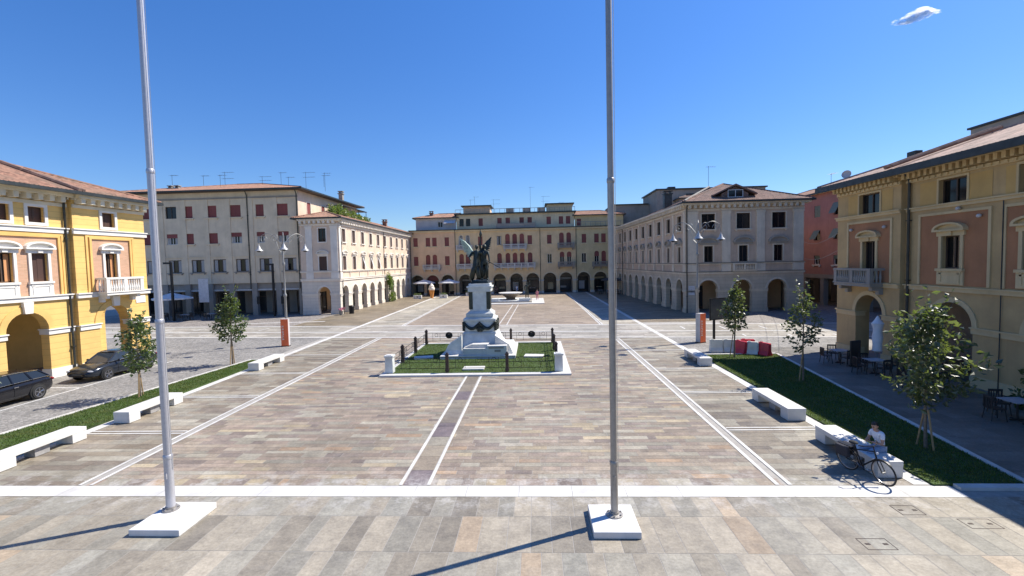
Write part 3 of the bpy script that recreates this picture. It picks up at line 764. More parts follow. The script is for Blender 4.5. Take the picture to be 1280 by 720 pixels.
row(mb, 0, bay, 8.55, 11.0, [rect(U(s) - .44, U(s) + .44, 9.15, 10.05) for s in (6.8, 8.58, 11.3)], .3, .28)
row(mb, bay, LL, 8.55, 11.0, [rect(U(2.68) - .44, U(2.68) + .44, 9.15, 10.08)], .3, 0)
mb.build('facade_wall', 'yellow', b, F)
# end wall towards the far street, with an arch
FE = Matrix.Rotation(R(90), 4, 'Z')
mb = MB(); row(mb, 0, 4.6, 0, 4.45, [arch(2.45, 1.15, 0, 2.93)], .55); row(mb, 4.6, 11.5, 0, 4.45, [], .3); row(mb, 0, 11.5, 4.45, 11, [], .3); mb.build('end_wall', 'yellow', b, FE)
shell(b, F, [(LL, 11.5), (0, 11.5), (0, .3)], 0, 11, 'yellow_flat')
portico(b, F, 0, LL - .55, 4.35, 4.6, 'yelin', [(U(7.0) - .4, U(7.0) + .5, 3.2), (U(11.6), U(10.2), 2.9)])
archivolt(b, F @ T((0, .28, 0)), U(7.64), 1.1, 2.93, 'yellow_flat', .34, .05); archivolt(b, F, U(2.6), 1.1, 2.93, 'yellow_flat', .34, .05); archivolt(b, F @ T((0, .28, 0)), U(12.2), 1.1, 2.93, 'yellow_flat', .34, .05)
F2 = F @ T((0, .28, 0))
impost(b, F2, [(U(11.1), U(8.74)), (U(6.54), bay - .12)], 2.6, 2.86, .07, 'trim'); impost(b, F, [(bay + .07, U(3.7)), (U(1.5), LL - .06)], 2.6, 2.86, .07, 'trim', .5)
plinth(b, F2, [(U(11.1), U(8.74)), (U(6.54), bay - .1)], .55, 'trim'); plinth(b, F, [(bay + .05, U(3.7)), (U(1.5), LL - .05)], .55, 'trim', .07, .5)
course(b, F2, 0, bay - .1, 4.62, 4.86, .12, 'trim'); course(b, F, bay - .04, LL + .1, 4.62, 4.86, .12, 'trim')
course(b, F2, 0, bay - .1, 8.6, 8.86, .1, 'trim'); course(b, F, bay - .04, LL + .1, 8.6, 8.86, .1, 'trim')
for c0, (pa, pb), FF in ((0, (U(9.9), U(5.75)), F2), (1, (U(3.95), U(1.3)), F)):     # recessed brick panels with yellow mouldings
    p = MB(); hs = [rect(U(s) - .44, U(s) + .44, 5.75, 7.38) for s in (6.8, 8.58)] if c0 == 0 else [rect(U(2.68) - .42, U(2.68) + .42, 4.95, 7.42)]
    row(p, pa, pb, 4.94, 8.32, hs, .008, -.012, False); p.build('brick_panel', 'brick', b, FF)
    for k, (e, pr) in enumerate(((0, .1), (.22, .06))):
        o_ = [(pa - .14 - e, 4.94), (pa - .14 - e, 8.43 + e * .5), (pb + .14 + e, 8.43 + e * .5), (pb + .14 + e, 4.94)]; i_ = [(pa - e, 4.94), (pa - e, 8.32 + e * .5), (pb + e, 8.32 + e * .5), (pb + e, 4.94)]
        MB().band(i_, o_, -pr, .01).build('panel_moulding', 'yellow_flat', b, FF)
stY = dict(sur='trim', sb=.15, sp=.09, ped='trim', fr='wood', sill='trim', mull=1, depth=.22, pw=.36, pr=.36, apr='trim', aph=.88)
for s, q in ((6.8, dict(sh='shutterd', shy=.14)), (8.58, dict(cur='orangecurt')), (11.3, dict())): window(b, F2, U(s), 5.75, .88, 1.63, dict(stY, **q))
q = dict(stY, cur='orangecurt'); q.pop('apr'); q.pop('sill'); window(b, F, U(2.68), 4.92, .84, 2.5, q)
stT = dict(sur='trim', sb=.17, sp=.07, sfull=1, fr='wood', depth=.24, sh='shutterd', shy=.2)
for s in (6.8, 8.58, 11.3): window(b, F2, U(s), 9.15, .88, .9, stT)
window(b, F, U(2.68), 9.15, .88, .93, stT)
balustrade(b, F, U(3.8), U(1.1), 4.70, 5.85, .8, 'trim')
for s, FF in ((7.64, F2), (2.6, F)): MB().prism([(U(s) - .2, 3.95), (U(s) + .2, 3.95), (U(s) + .26, 4.6), (U(s) - .26, 4.6)], -.2, .1).build('keystone', 'trim', b, FF)
MB().box(U(1.0), U(.25), -.04, -.012, 4.0, 4.5).build('wall_plaque', 'trim', b, F)
cornice(b, F2, 0, bay - .1, 10.2, 11.0, .62, 'soffit', .62, .26); cornice(b, F, bay, LL, 10.2, 11.0, .62, 'soffit', .62, .26, e1=.5)
cornice(b, FE, 0, 11.5, 10.2, 11.0, .62, 'soffit', .62, .26)
roof(b, F, LL, 11.5, 11.06, .36, 'roofold', .78, (0, 1))
MB().tube([(bay - .1, -.8, 11.2), (bay - .1, 4.9, 13.25)], .13, 6).tube([(bay + .16, -.8, 11.2), (bay + .16, 4.9, 13.25)], .1, 6).build('roof_seam', 'roofdark', b, F)
pipe(b, F2, bay - .3, 0, 11)

# ------------------------------------------------------------------ ochre arcaded house on the right
LR = 40.0
b = thing('ochre_house', 'shaded ochre arcaded house with brown wall panels and a checkered eaves cornice, right edge', 'building', (19.8, 32.4, 0), R(-89.5)); b.scale = (1.075, 1, 1); F = PV; F2 = T((0, .28, 0)); bay = 4.95
wu = [2.72]; wn_ = [7.62 + 4.3 * k - (0 if k == 0 else .55) for k in range(8)]
acs = [7.67, 12.05, 16.4, 20.75, 25.1, 29.45, 33.8, 37.9]
wn_ = [7.6, 11.25, 13.1, 17.0, 21, 25, 29, 33]
mb = MB(); row(mb, 0, bay, 0, 4.3, [arch(2.77, 1.07, 0, 2.75)], .83); row(mb, bay, LR, 0, 4.3, [arch(a, 1.07, 0, 2.75) for a in acs], .55, .28)
mb.quad((bay, 0, 0), (bay, .28, 0), (bay, .28, 10.9), (bay, 0, 10.9))
row(mb, 0, bay, 4.3, 8.4, [rect(2.25, 3.25, 4.7, 7.0)], .3); row(mb, bay, LR, 4.3, 8.4, [rect(c - .48, c + .48, 5.45, 7.03) for c in wn_], .3, .28)
row(mb, 0, bay, 8.4, 10.6, [rect(1.9, 3.5, 8.62, 9.8)], .3); row(mb, bay, LR, 8.4, 10.6, [rect(c - .72, c + .72, 8.62, 9.8) for c in wn_], .3, .28)
mb.build('facade_wall', 'ochre', b, F)
FE = Matrix.Rotation(R(-90), 4, 'Z') @ T((-4.7, 0, 0))
mb = MB(); row(mb, 0, 4.7, 0, 4.3, [arch(2.3, 1.2, 0, 2.75)], .55); row(mb, -7, 0, 0, 4.3, [], .3); row(mb, -7, 4.7, 4.3, 10.6, [], .3); mb.build('end_wall', 'ochre', b, FE)
shell(b, F, [(0, 11.7), (LR, 11.7), (LR, 0.3)], 0, 10.6, 'ochre')
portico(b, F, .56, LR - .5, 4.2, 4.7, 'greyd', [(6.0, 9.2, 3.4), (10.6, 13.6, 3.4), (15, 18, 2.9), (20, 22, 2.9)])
archivolt(b, F, 2.77, 1.07, 2.75, 'ochre_t', .24, .06)
for a in acs[:5]: archivolt(b, F2, a, 1.07, 2.75, 'ochre_t', .24, .06)
impost(b, F, [(.06, 1.7), (3.84, bay - .06)], 2.45, 2.68, .06, 'ochre_t', .5)
sg = gaps(bay + .1, LR, [(a - 1.07, a + 1.07) for a in acs])
impost(b, F2, sg[:5], 2.45, 2.68, .06, 'ochre_t'); plinth(b, F2, sg[:5], .5, 'ochre_t'); plinth(b, F, [(.05, 1.7), (3.84, bay - .05)], .5, 'ochre_t', .07, .5)
course(b, F, -.08, bay, 4.32, 4.5, .1, 'ochre_t'); course(b, F2, bay + .05, LR, 4.32, 4.5, .1, 'ochre_t')
course(b, F, -.08, bay, 8.42, 8.56, .08, 'ochre_t'); course(b, F2, bay + .05, LR, 8.42, 8.56, .08, 'ochre_t')
pan = [(1.05, 4.3, F, [2.75])] + [(5.9, 9.35, F2, [7.6]), (10.1, 14.3, F2, [11.25, 13.1]), (15.2, 18.8, F2, [17.0])]
for a, c, FF, ws in pan:
    p = MB(); row(p, a, c, 4.62, 8.1, [rect(x - .48, x + .48, 5.45, 7.03) if x > 3 else rect(2.25, 3.25, 4.7, 7.0) for x in ws], .008, -.012, False); p.build('wall_panel', 'terra', b, FF)
    MB().band([(a, 4.62), (a, 8.1), (c, 8.1), (c, 4.62)], [(a - .13, 4.62), (a - .13, 8.22), (c + .13, 8.22), (c + .13, 4.62)], -.06, .01).build('panel_moulding', 'ochre_t', b, FF)
    p = MB(); row(p, a - .1, c + .1, 8.62, 9.82, [rect(x - (.8 if x < 3 else .72) - .1, x + (.8 if x < 3 else .72) + .1, 8.62, 9.815) for x in ws], .01, -.014, False); p.build('frieze_panel', 'ochre_d', b, FF)
stO = dict(sur='ochre_t', sb=.15, sp=.08, ped='ochre_t', fr='wood', sill='ochre_t', depth=.22, pw=.34, pr=.34)
q = dict(stO); q.pop('sill'); window(b, F, 2.75, 4.75, 1.0, 2.25, q)
for c in wn_[:5]: window(b, F2, c, 5.45, .96, 1.58, dict(stO, apr='ochre_t', aph=.8))
window(b, F, 2.7, 8.62, 1.6, 1.18, dict(fr='wood', depth=.24, sur='ochre_t', sb=.1, sp=.05))
for c in wn_[:5]: window(b, F2, c, 8.62, 1.44, 1.18, dict(fr='wood', depth=.24, sur='ochre_t', sb=.1, sp=.05, sfull=1))
balustrade(b, F, .95, 3.95, 4.36, 5.42, .85, 'greyd')
for u, v, FF in ((1.35, 7.75, F), (3.95, 7.75, F), (9.0, 7.85, F2), (8.0, 8.3, F2)):
    MB().ball((u, -.12, v), (.1, .1, .09)).tube([(u, 0, v), (u, -.1, v)], .03, 5).build('floodlight', 'totemgrey', b, FF, smooth=True)
cornice(b, F, 0, bay, 9.95, 10.62, .5, 'ochre_t', .34, .17, e0=.4); cornice(b, F2, bay + .05, LR, 9.95, 10.62, .5, 'ochre_t', .34, .17)
cornice(b, FE, -7, 4.7, 9.95, 10.62, .5, 'ochre_t', .34, .17)
roof(b, F, LR, 11.7, 10.62, .33, 'roofpink', .82, (1, 1))
MB().box(-.9, LR, -.94, -.80, 10.34, 10.50).build('eaves_fascia', 'gutter', b, F)
MB().tube([(bay + .1, -.95, 10.85), (bay + .1, 4.6, 12.7)], .13, 6).tube([(bay + .5, -.95, 10.85), (bay + .5, 4.6, 12.7)], .1, 6).build('roof_seam', 'roofdark', b, F)
MB().cbox(2.6, 2.6, 11.9, .6, .4, .3).build('roof_hatch', 'gutter', b, F)
pipe(b, F2, bay + .3, 0, 10.6); MB().tube([(10.0, .2, 0), (10.0, .2, 8.4)], .022, 5).build('cable', 'gutter', b, F)
MB().ball((10.2, 4.1, 12.9), .17).tube([(10.2, 4.1, 12.3), (10.2, 4.1, 12.8)], .05, 6).build('roof_vent', 'gutter', b, F)
# attic block far behind it
b = thing('grey_attic_block', 'grey rendered attic block rising above the ochre house roof', 'building', (31.9, 37, 0), R(-90))
MB().box(0, 22, 0, 6, 0, 15.1).build('wall', 'concrete', b); MB().box(-.15, 22.1, -.15, 6.1, 15.11, 15.25).build('roof_edge', 'gutter', b)
MB().box(4.2, 22, 1, 6, 15.26, 16.4).build('upper_wall', 'greyd', b); roof(b, T((4.2, 1, 0)), 17, 5, 16.45, .3, 'roofdark', .4)

# ------------------------------------------------------------------ long grey apartment house
b = thing('grey_apartment_house', 'long cream-grey apartment house with red roller blinds and a shaded shop arcade', 'building', (-56, 62.2, 0)); F = PV; W = 25.1
X_ = lambda s: W - s       # s measured from the right-hand corner
mb = MB()
c3 = [(2.15, 1.5), (5.2, 1.1), (8.5, 1.45), (11.8, 1.45), (14.87, 1.0), (17.35, 1.5), (20.9, 1.4), (23.6, 1.1)]; c1 = [1.42, 4.68, 7.9, 11.0, 14.0, 17.15, 20.2, 23.3]
row(mb, 0, W, 4.3, 8.0, [rect(X_(s) - .88, X_(s) + .88, 5.86, 7.55) for s in c1], .3); row(mb, 0, W, 8.0, 12.2, [rect(X_(s) - w / 2, X_(s) + w / 2, 9.65, 11.05) for s, w in c3], .3)
row(mb, 0, W, 12.2, 16.4, [rect(X_(s) - w / 2, X_(s) + w / 2, 13.1, 14.68) for s, w in c3], .3); mb.build('facade_wall', 'greyc', b)
SIDE = T((W, 0, 0)) @ Matrix.Rotation(R(90), 4, 'Z')
mb = MB(); sw = [(3, 1.1), (7.5, 1.1), (11, 1.1), (15, 1.1)]
row(mb, 0, 21, 0, 12.6, [], .3); row(mb, 0, 21, 12.6, 16.4, [rect(u - w / 2, u + w / 2, 13.0, 15.1) for u, w in sw], .3); mb.build('side_wall', 'cream', b, SIDE)
for u, w in sw: window(b, SIDE, u, 13.0, w, 2.1, dict(sh='roller', sur='creamtr', sb=.1, sp=.04))
shell(b, F, [(W, 21), (0, 21), (0, 0)], 0, 16.4, 'greyc')
for i, (s, w) in enumerate(c3):
    window(b, F, X_(s), 13.1, w, 1.58, dict(sh='roller', shy=.1, sill='greyc') if i != 5 else dict(fr='wood', depth=.2))
    window(b, F, X_(s), 9.65, w, 1.4, dict(sh='roller', shy=.1, sill='greyc') if i not in (0, 1, 2, 5) or i == 2 and False else dict(half='roller', fr='trim', cur='curtain', mull=1))
for s in c1: window(b, F, X_(s), 5.86, 1.76, 1.69, dict(fr='wood', fth=.09, mull=2, cur='curtain', sill='greyd'))
pil = [X_(s) for s in (3.1, 6.4, 9.5, 12.5, 15.6, 18.7, 21.8)]
for u in pil: MB().box(u - .28, u + .28, -.08, .01, 4.32, 15.5).build('pilaster', 'greyc', b, F)
course(b, F, 0, W, 7.86, 7.98, .1, 'greyc', lips=False); course(b, F, 0, W, 15.5, 15.68, .12, 'greyd', lips=False)
for u0, u1 in gaps(0, W, [(a + .35, c - .35) for a, c in zip([0] + sorted(pil), sorted(pil) + [W])]): MB().box(u0, u1, -.02, .5, 0, 4.3).build('arcade_pier', 'greyd', b, F)
MB().box(0, W, .16, .5, 3.3, 3.5).build('shop_fascia', 'pale', b, F); MB().box(0, W, .3, .4, 3.5, 4.3).build('fanlight_panel', 'greyd', b, F)
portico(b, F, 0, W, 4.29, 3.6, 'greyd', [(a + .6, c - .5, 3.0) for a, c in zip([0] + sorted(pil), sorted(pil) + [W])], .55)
for s in (5.9, 2.6): MB().box(X_(s) - .2, X_(s) + .2, -.12, -.03, 1.5, 2.5).build('notice_case', 'black', b, F)
roof(b, F, W, 21, 16.55, .225, 'roof', 1.0)
MB().box(-.95, W + .95, -.95, 21.9, 16.4, 16.44).build('soffit_board', 'wood', b, F)
for s in (6.8, .12, 19.5): pipe(b, F, X_(s), 3.5, 16.4, -.14)
for k, (s, h, kd) in enumerate(((21.5, 2.4, 0), (18.2, 2.6, 0), (16.2, 3.4, 1), (14.3, 2.2, 0), (9.2, 2.2, 1), (7.4, 3.1, 0), (4.2, 1.6, 0), (2.6, 2.6, 1), (.6, 2.8, 0), (-1, 1.7, 0))): antenna(b, F, X_(s), 6 + (k % 3) * 2, 17.7, h, kd)
for s in (20.2, 19.2): chimney(b, F, X_(s), 4, 17.2, .5, .5, .5, 'concrete')
chimney(b, F, X_(-.2), 14, 16.8, 1.0, .6, .6, 'concrete')

# ------------------------------------------------------------------ the pair of corner palaces with arcades
def palace(b, F, U_, Wd, arcs, r, vs, win2, win1, mt, st, tr, w2, w1, cw2, cw1, pils, sides=(0, 0), balc=None, upper_sh=None):
    mb = MB(); row(mb, 0, Wd, 0, 4.35, [arch(a, r, 0, vs) for a in arcs], .55)
    mb.build('arcade_wall', st, b, F)
    mb = MB(); row(mb, 0, Wd, 4.35, 8.6, [rect(x - w1 / 2, x + w1 / 2, 5.78, 7.6) for x in win1], .3)
    row(mb, 0, Wd, 8.6, 12.5, [rect(x - w2 / 2, x + w2 / 2, 9.5, 11.25) for x in win2], .3); mb.build('facade_wall', mt, b, F)
    for a in arcs: archivolt(b, F, a, r, vs, tr, .2, .06)
    sg = gaps(.06, Wd - .06, [(a - r, a + r) for a in arcs]); impost(b, F, sg, vs - .3, vs - .1, .06, tr); plinth(b, F, sg, .5, st)
    course(b, F, -.1, Wd + .1, 4.4, 4.62, .12, tr); course(b, F, -.1, Wd + .1, 5.5, 5.62, .1, tr)
    for x, w in pils: MB().box(x - w / 2, x + w / 2, -.1, .01, 5.7, 11.5).box(x - w / 2 - .06, x + w / 2 + .06, -.15, .01, 11.3, 11.56).box(x - w / 2 - .06, x + w / 2 + .06, -.15, .01, 4.7, 5.49).build('pilaster', tr, b, F)
    for x in win2: window(b, F, x, 9.5, w2, 1.75, cw2)
    for x in win1: window(b, F, x, 5.78, w1, 1.82, cw1)
    cornice(b, F, 0, Wd, 11.6, 12.5, .6, tr, .62, .28, *sides)

b = thing('cream_palace', 'sunlit cream palace with tall arcade, roof terrace plants above and white window surrounds', 'building', (-30.5, 61.5, 0))
FS = T((5.1, 0, 0)) @ Matrix.Rotation(R(90), 4, 'Z')
cw2 = dict(sh='shutterd', shy=.12, sur='creamtr', sb=.13, sp=.06, sill='creamtr', sfull=0); cw1 = dict(cw2, ped='creamtr', pw=.3, pr=.42, pz=.3); cw1.pop('sill')
palace(b, PV, None, 5.1, [2.97], .84, 2.8, [2.97], [2.97], 'cream', 'creamst', 'creamtr', 1.0, 1.05, dict(fr='wood', sur='creamtr', sb=.13, sp=.06, sfull=1), dict(cw1, sh='shutterd'), [(1.2, .85), (4.55, .9)], (0, .5))
sc_ = [1.7 + 3.55 * k for k in range(10)]
palace(b, FS, None, 36, sc_, 1.05, 2.65, sc_, sc_, 'cream', 'creamst', 'creamtr', 1.15, 1.15, cw2, cw1, [(.35, .6)], (0, 0))
for k in (2, 3, 4):
    MB().quad((sc_[k] - .3, -.06, 7.5), (sc_[k] + .0, -.06, 7.5), (sc_[k] + .62, -.3, 5.9), (sc_[k] + .28, -.3, 5.9)).quad((sc_[k] - .3, -.07, 7.5), (sc_[k] + .28, -.31, 5.9), (sc_[k] + .62, -.31, 5.9), (sc_[k], -.07, 7.5)).build('white_banner', 'paint', b, FS)
for k in range(9): MB().box(sc_[k] + 1.74, sc_[k] + 1.82, -.1, .005, 4.72, 5.48).build('course_rib', 'creamtr', b, FS)
portico(b, FS, .56, 36, 4.25, 4.2, 'orangein', [(3 + 3.55 * k, 5.4 + 3.55 * k, 2.8) for k in range(9)])
shell(b, PV, [(5.1, 36), (-.3, 36), (-.3, .9), (0, .3)], 0, 12.5, 'cream'); MB().box(.05, .5, .56, 4.9, 0, 4.2).build('inner_wall', 'orangein', b)
roof(b, PV, 5.1, 36, 12.56, .32, 'roof', .7, (1, 1))
chimney(b, PV, 3.2, 26, 13.2, 1.0, .7, .6, 'roofdark'); pipe(b, FS, .75, 0, 12.5, -.1, .05); pipe(b, FS, 18.6, 0, 12.5, -.1, .05); pipe(b, FS, 35.8, 0, 12.5, -.15)
MB().box(.1, 2.7, 2.6, 19, 12.6, 13.3).build('terrace_wall', 'creamtr', b)
tr_ = MB()
for y in (8, 11.5, 15, 18.5): tr_.tube([(2.4, y, 13.2), (2.4, y, 15.2)], .05, 6)
tr_.tube([(2.4, 8, 15.2), (2.4, 18.5, 15.2)], .05, 6); tr_.box(.2, 2.6, 8, 18.5, 15.2, 15.28); tr_.build('pergola', 'gutter', b)

b = thing('stone_palace', 'weathered grey stone palace with dormer in its brown roof and three arches at the end', 'building', (17.3, 55.8, 0))
W = 13.1; FS = Matrix.Rotation(R(-88), 4, 'Z') @ T((-41.6, 0, 0))
cw2 = dict(fr='wood', sur='stonetr', sb=.1, sp=.05, sill='stonetr', pane='glass'); cw1 = dict(sur='stonetr', sb=.14, sp=.07, ped='pedst', pw=.64, pr=.62, pz=.34, fr='wood', mull=1)
palace(b, PV, None, W, [2.5, 6.3, 10.18], 1.08, 2.65, [2.5, 6.4, 10.33], [2.52, 6.4, 10.27], 'stone', 'stonest', 'stonetr', 1.5, .98, cw2, cw1, [(.72, 1.15), (4.48, .95), (8.3, .9), (12.45, 1.1)], (.5, .5))
sc_ = [41.6 - (2.2 + 4.12 * k) for k in range(10)]
palace(b, FS, None, 41.6, sc_, 1.15, 2.65, sc_, sc_, 'stone', 'stonest', 'stonetr', 1.5, 1.0, cw2, dict(cw1, pw=.5), [(41.25, .6)] + [(x + 2.06, .5) for x in sc_[1:]], (0, 0))
balustrade(b, PV, 5.15, 7.8, 4.66, 5.62, .35, 'stonetr', brackets=False)
portico(b, PV, .56, W - .3, 4.25, 4.4, 'orangein', [(1.4, 3.4, 2.9), (9.2, 10.4, 2.9)])
portico(b, FS, 0, 37, 4.24, 4.4, 'greyd', [(x - 1.2, x + 1.2, 2.9) for x in sc_[2:]])
o = MB().box(9.0, 9.9, 2.6, 2.66, 0, 2.7).build('green_door', 'green', b)
shell(b, PV, [(W, 0.3), (W, 41), (1.45, 41)], 0, 12.5, 'stone')
roof(b, T((.2, 0, 0)), W - .2, 41, 12.56, .40, 'roofdark', .75, (1, 1), amp=.03)
MB().tube([(-.3, -.6, 12.75), (4.6, 5.6, 15.1)], .12, 6).build('hip_flashing', 'concrete', b)
# dormer on the front slope
mb = MB().prism([(4.2, 12.9), (7.2, 12.9), (7.2, 13.55), (5.7, 14.35), (4.2, 13.55)], .55, 5.0); o = mb.build('dormer', 'roofdark', b)
put('window', MB().box(4.85, 6.55, .47, .545, 13.1, 13.95).mesh('window', 'glass'), o); put('roof_edge', MB().prism([(3.3, 13.35), (5.7, 14.42), (8.1, 13.35), (8.1, 13.5), (5.7, 14.62), (3.3, 13.5)], .25, 5.2).mesh('roof_edge', 'roofdark'), o)
put('frame', frame_mb(1.72, .87, 0, .07, 0, .06, 1, 0).mesh('frame', 'paint'), o, T((5.7, .40, 13.09)))
chimney(b, PV, 2.6, 17.0, 13.2, 2.6, 1.1, .9, 'gutter'); antenna(b, PV, 5.2, 7.5, 14.8, 3.2, 0); MB().cbox(11.5, 8, 14.2, 1.5, 1, .7).build('roof_hatch', 'gutter', b)
pipe(b, PV, .05, 0, 12.5, -.2); pipe(b, FS, 9.0, 0, 12.5, -.15)
o = MB().box(.25, .95, -.06, -.02, 2.05, 3.1).build('wall_sign', 'paint', b); put('emblem', MB().band([(.42, 2.5), (.42, 2.85), (.78, 2.85), (.78, 2.5), (.6, 2.34), (.42, 2.5)], [(.36, 2.48), (.36, 2.92), (.84, 2.92), (.84, 2.48), (.6, 2.24), (.36, 2.48)], -.072, -.058).box(.5, .7, -.072, -.058, 2.55, 2.75).mesh('emblem', 'totemgrey'), o)

# ------------------------------------------------------------------ building closing the far end of the square
b = thing('arcaded_row_house', 'peach and beige arcaded building closing the far end of the square, with stepped attic', 'building', (-25.4, 97.5, 0)); F = PV; W = 43.6
acs = [1.35, 4.5, 7.6, 11.25, 14.7, 18.25, 21.7, 25.0, 28.5, 31.75, 35.3, 38.65, 42.2]; r = 1.3
spl = [0, 9.4, 26.6, 33.8, W]; mts = ['peach', 'beige', 'beige', 'beige2']  # sections differ in plaster; the right-hand tones also have some shade mixed in
A1 = [3.7, 5.1, 10.6, 11.9, 18.35, 20.05, 21.5, 22.95, 24.55, 31.0, 32.45, 37.95, 39.35]; R1 = [1.2, 7.65, 14.5, 28.5, 35.4, 42.3]
A2 = [10.55, 11.95, 20.05, 21.5, 22.95, 30.95, 32.4]; R2 = [1.2, 3.75, 5.1, 7.65, 14.5, 18.35, 24.55, 28.5, 35.45, 37.95, 39.35, 42.3]
at_ = [10.55, 11.9, 14.5, 18.4, 20.1, 22.95, 24.6, 28.5, 31.0, 32.45]
lowbal = {c for c in A1}
for k in range(4):
    a, c = spl[k], spl[k + 1]; ins = lambda L: [x for x in L if a < x < c]
    mb = MB(); row(mb, a, c, 0, 4.6, [arch(x, r, 0, 2.75) for x in ins(acs)], .55)
    row(mb, a, c, 4.6, 9.0, [opening_ for opening_ in [[(p[0] + x, p[1] + 5.5) for p in opening(.92, 2.75, 1)] for x in ins(A1)] + [rect(x - .46, x + .46, 6.02, 7.88) for x in ins(R1)]], .3)
    row(mb, a, c, 9.0, 13.0, [[(p[0] + x, p[1] + 9.4) for p in opening(.92, 2.7, 1)] for x in ins(A2)] + [rect(x - .45, x + .45, 9.92, 11.7) for x in ins(R2)], .3)
    mb.build('facade_wall', mts[k], b)
dark = {18.35: 1}
for x in A1: window(b, F, x, 5.5, .92, 2.75, dict(arch=1, sh='shutter', shy=.1, sur='beige' if x > 9 else 'peach', sb=.1, sp=.04) if x not in (31.0, 32.45, 37.95) else dict(arch=1, fr='trim', half='shutter', pane='glass'))
for x in R1: window(b, F, x, 6.02, .92, 1.86, dict(sh='shutter', shy=.1, sill='attic') if x not in (28.5, 35.4) else dict(fr='trim', sill='attic', open=None))
for x in A2: window(b, F, x, 9.4, .92, 2.7, dict(arch=1, sh='shutter', shy=.1, sur='beige', sb=.1, sp=.04) if x > 13 else dict(arch=1, fr='trim', cur='curtain'))
for x in R2: window(b, F, x, 9.92, .9, 1.78, dict(sh='shutter', shy=.1, sill='attic') if x != 18.35 else dict(fr='wood', sill='attic', cur='curtain'))
for x in acs: archivolt(b, F, x, r, 2.75, 'attic', .22, .05)
sg = gaps(.0, W, [(a - r, a + r) for a in acs]); impost(b, F, sg, 2.4, 2.62, .06, 'pale'); plinth(b, F, sg, .4, 'pale')
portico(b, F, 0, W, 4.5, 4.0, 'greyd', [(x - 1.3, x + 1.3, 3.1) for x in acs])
for x in (4.5,): MB().box(x - 1.25, x + 1.25, .56, .6, 2.9, 4.02).build('arch_awning', 'shutter', b)
for u0, u1, v in ((2.7, 6.2, 5.2), (9.6, 12.9, 5.2), (17.2, 25.6, 5.2), (30.1, 33.4, 5.2), (37.0, 40.4, 5.1), (9.6, 12.9, 9.0), (19.2, 23.9, 9.0), (30.1, 33.4, 9.0)):
    balustrade(b, F, u0, u1, v, v + 1.0, .8, 'pale' if u1 < 30 else 'greyd')
for k, x in enumerate(acs):
    z = (1.9, 1.2, 2.2, .9)[k % 4]; MB().box(x - .95 + .3 * (k % 3), x + .25 + .25 * (k % 3), 3.9, 3.95, .5 + .3 * (k % 2), z).build('display_panel', ('pale', 'canvasg', 'attic')[k % 3], b, F)
    if k % 2: MB().box(x - 1.2, x + 1.2, 3.86, 3.95, 2.55, 2.95).build('shop_fascia', ('pale', 'board', 'attic')[k % 3], b, F)
course(b, F, 0, W, 12.75, 13.0, .35, 'attic', 'eaves_course'); MB().box(-.1, W + .1, -.62, .3, 13.08, 13.24).build('eaves_gutter', 'gutter', b)
FA = T((0, 1.6, 0)); mb = MB()
row(mb, 9.5, 33.7, 13.2, 16.3, [rect(x - .45, x + .45, 13.95, 15.5) for x in at_], .3); mb.build('attic_wall', 'attic', b, FA)
for x in at_: window(b, FA, x, 13.95, .9, 1.55, dict(sh='shutter', shy=.1) if x > 13 else dict(fr='wood'))
MB().box(9.1, 34.1, -.5, 9, 16.3, 16.55).build('attic_roof_slab', 'gutter', b, FA); shell(b, FA, [(33.7, 0), (33.7, 9), (9.5, 9), (9.5, 0)], 13.0, 16.3, 'attic')
rl = MB().box(9.3, 33.9, -.3, -.24, 17.3, 17.38)
for k in range(25): rl.box(9.3 + k * 1.02, 9.36 + k * 1.02, -.3, -.24, 16.55, 17.3)
for x in (20.6, 24.0, 27.0): rl.box(x - .8, x + .8, -.3, -.15, 16.55, 17.4)
rl.build('roof_railing', 'concrete', b, FA)
for u0, u1 in ((10.8, 16.3), (28.2, 33.4)):
    MB().box(u0, u1, 1.2, 6, 16.552, 18.1).build('penthouse_wall', 'peach' if u0 < 20 else 'attic', b, FA); MB().box(u0 - .4, u1 + .4, .6, 6.5, 18.1, 18.3).build('penthouse_roof', 'gutter', b, FA)
rl = MB().box(17.8, 25.8, -1.45, -1.38, 14.2, 14.28).box(17.8, 25.8, -1.45, -1.4, 13.3, 14.15); rl.build('terrace_parapet', 'concrete', b, FA)
rl = MB().box(33.8, 43, -1.3, -1.25, 14.1, 14.2)
for k in range(10): rl.box(33.8 + k, 33.86 + k, -1.3, -1.25, 13.2, 14.1)
rl.build('terrace_railing', 'greyd', b, FA)
mb = MB(); row(mb, 1.0, 9.4, 13.2, 15.75, [rect(5.6, 6.6, 13.9, 15.0)], .3); mb.build('setback_wall', 'pale', b, FA); window(b, FA, 6.1, 13.9, 1.0, 1.1, dict(fr='trim')); shell(b, FA, [(1.0, 9), (1.0, 0)], 13, 15.75, 'pale')
MB().quad((7.0, -1.2, 14.6), (9.3, -1.2, 14.6), (9.3, -.05, 15.4), (7.0, -.05, 15.4)).build('terrace_awning', 'canvasg', b, FA)
roof(b, T((1.0, 1.6, 0)), 8.4, 8, 15.8, .26, 'roof', .5, (1, 0)); chimney(b, FA, 3.9, 2, 16.2, .8, .7, .5, 'roofdark')
mb = MB(); row(mb, 33.8, W, 13.2, 15.55, [rect(34.2, 35.1, 13.5, 14.9)], .3); mb.build('setback_wall', 'beige2', b, FA); window(b, FA, 34.65, 13.5, .9, 1.4, dict(sh='shutter', shy=.1)); roof(b, T((33.9, 1.6, 0)), 9.6, 8, 15.6, .26, 'roof', .5, (0, 1))
shell(b, F, [(W, .3), (W, 12), (0, 12), (0, .3)], 0, 13.0, 'attic')
MB().box(0, W, .2, 11.8, 12.98, 13.06).build('terrace_floor', 'greyd', b)
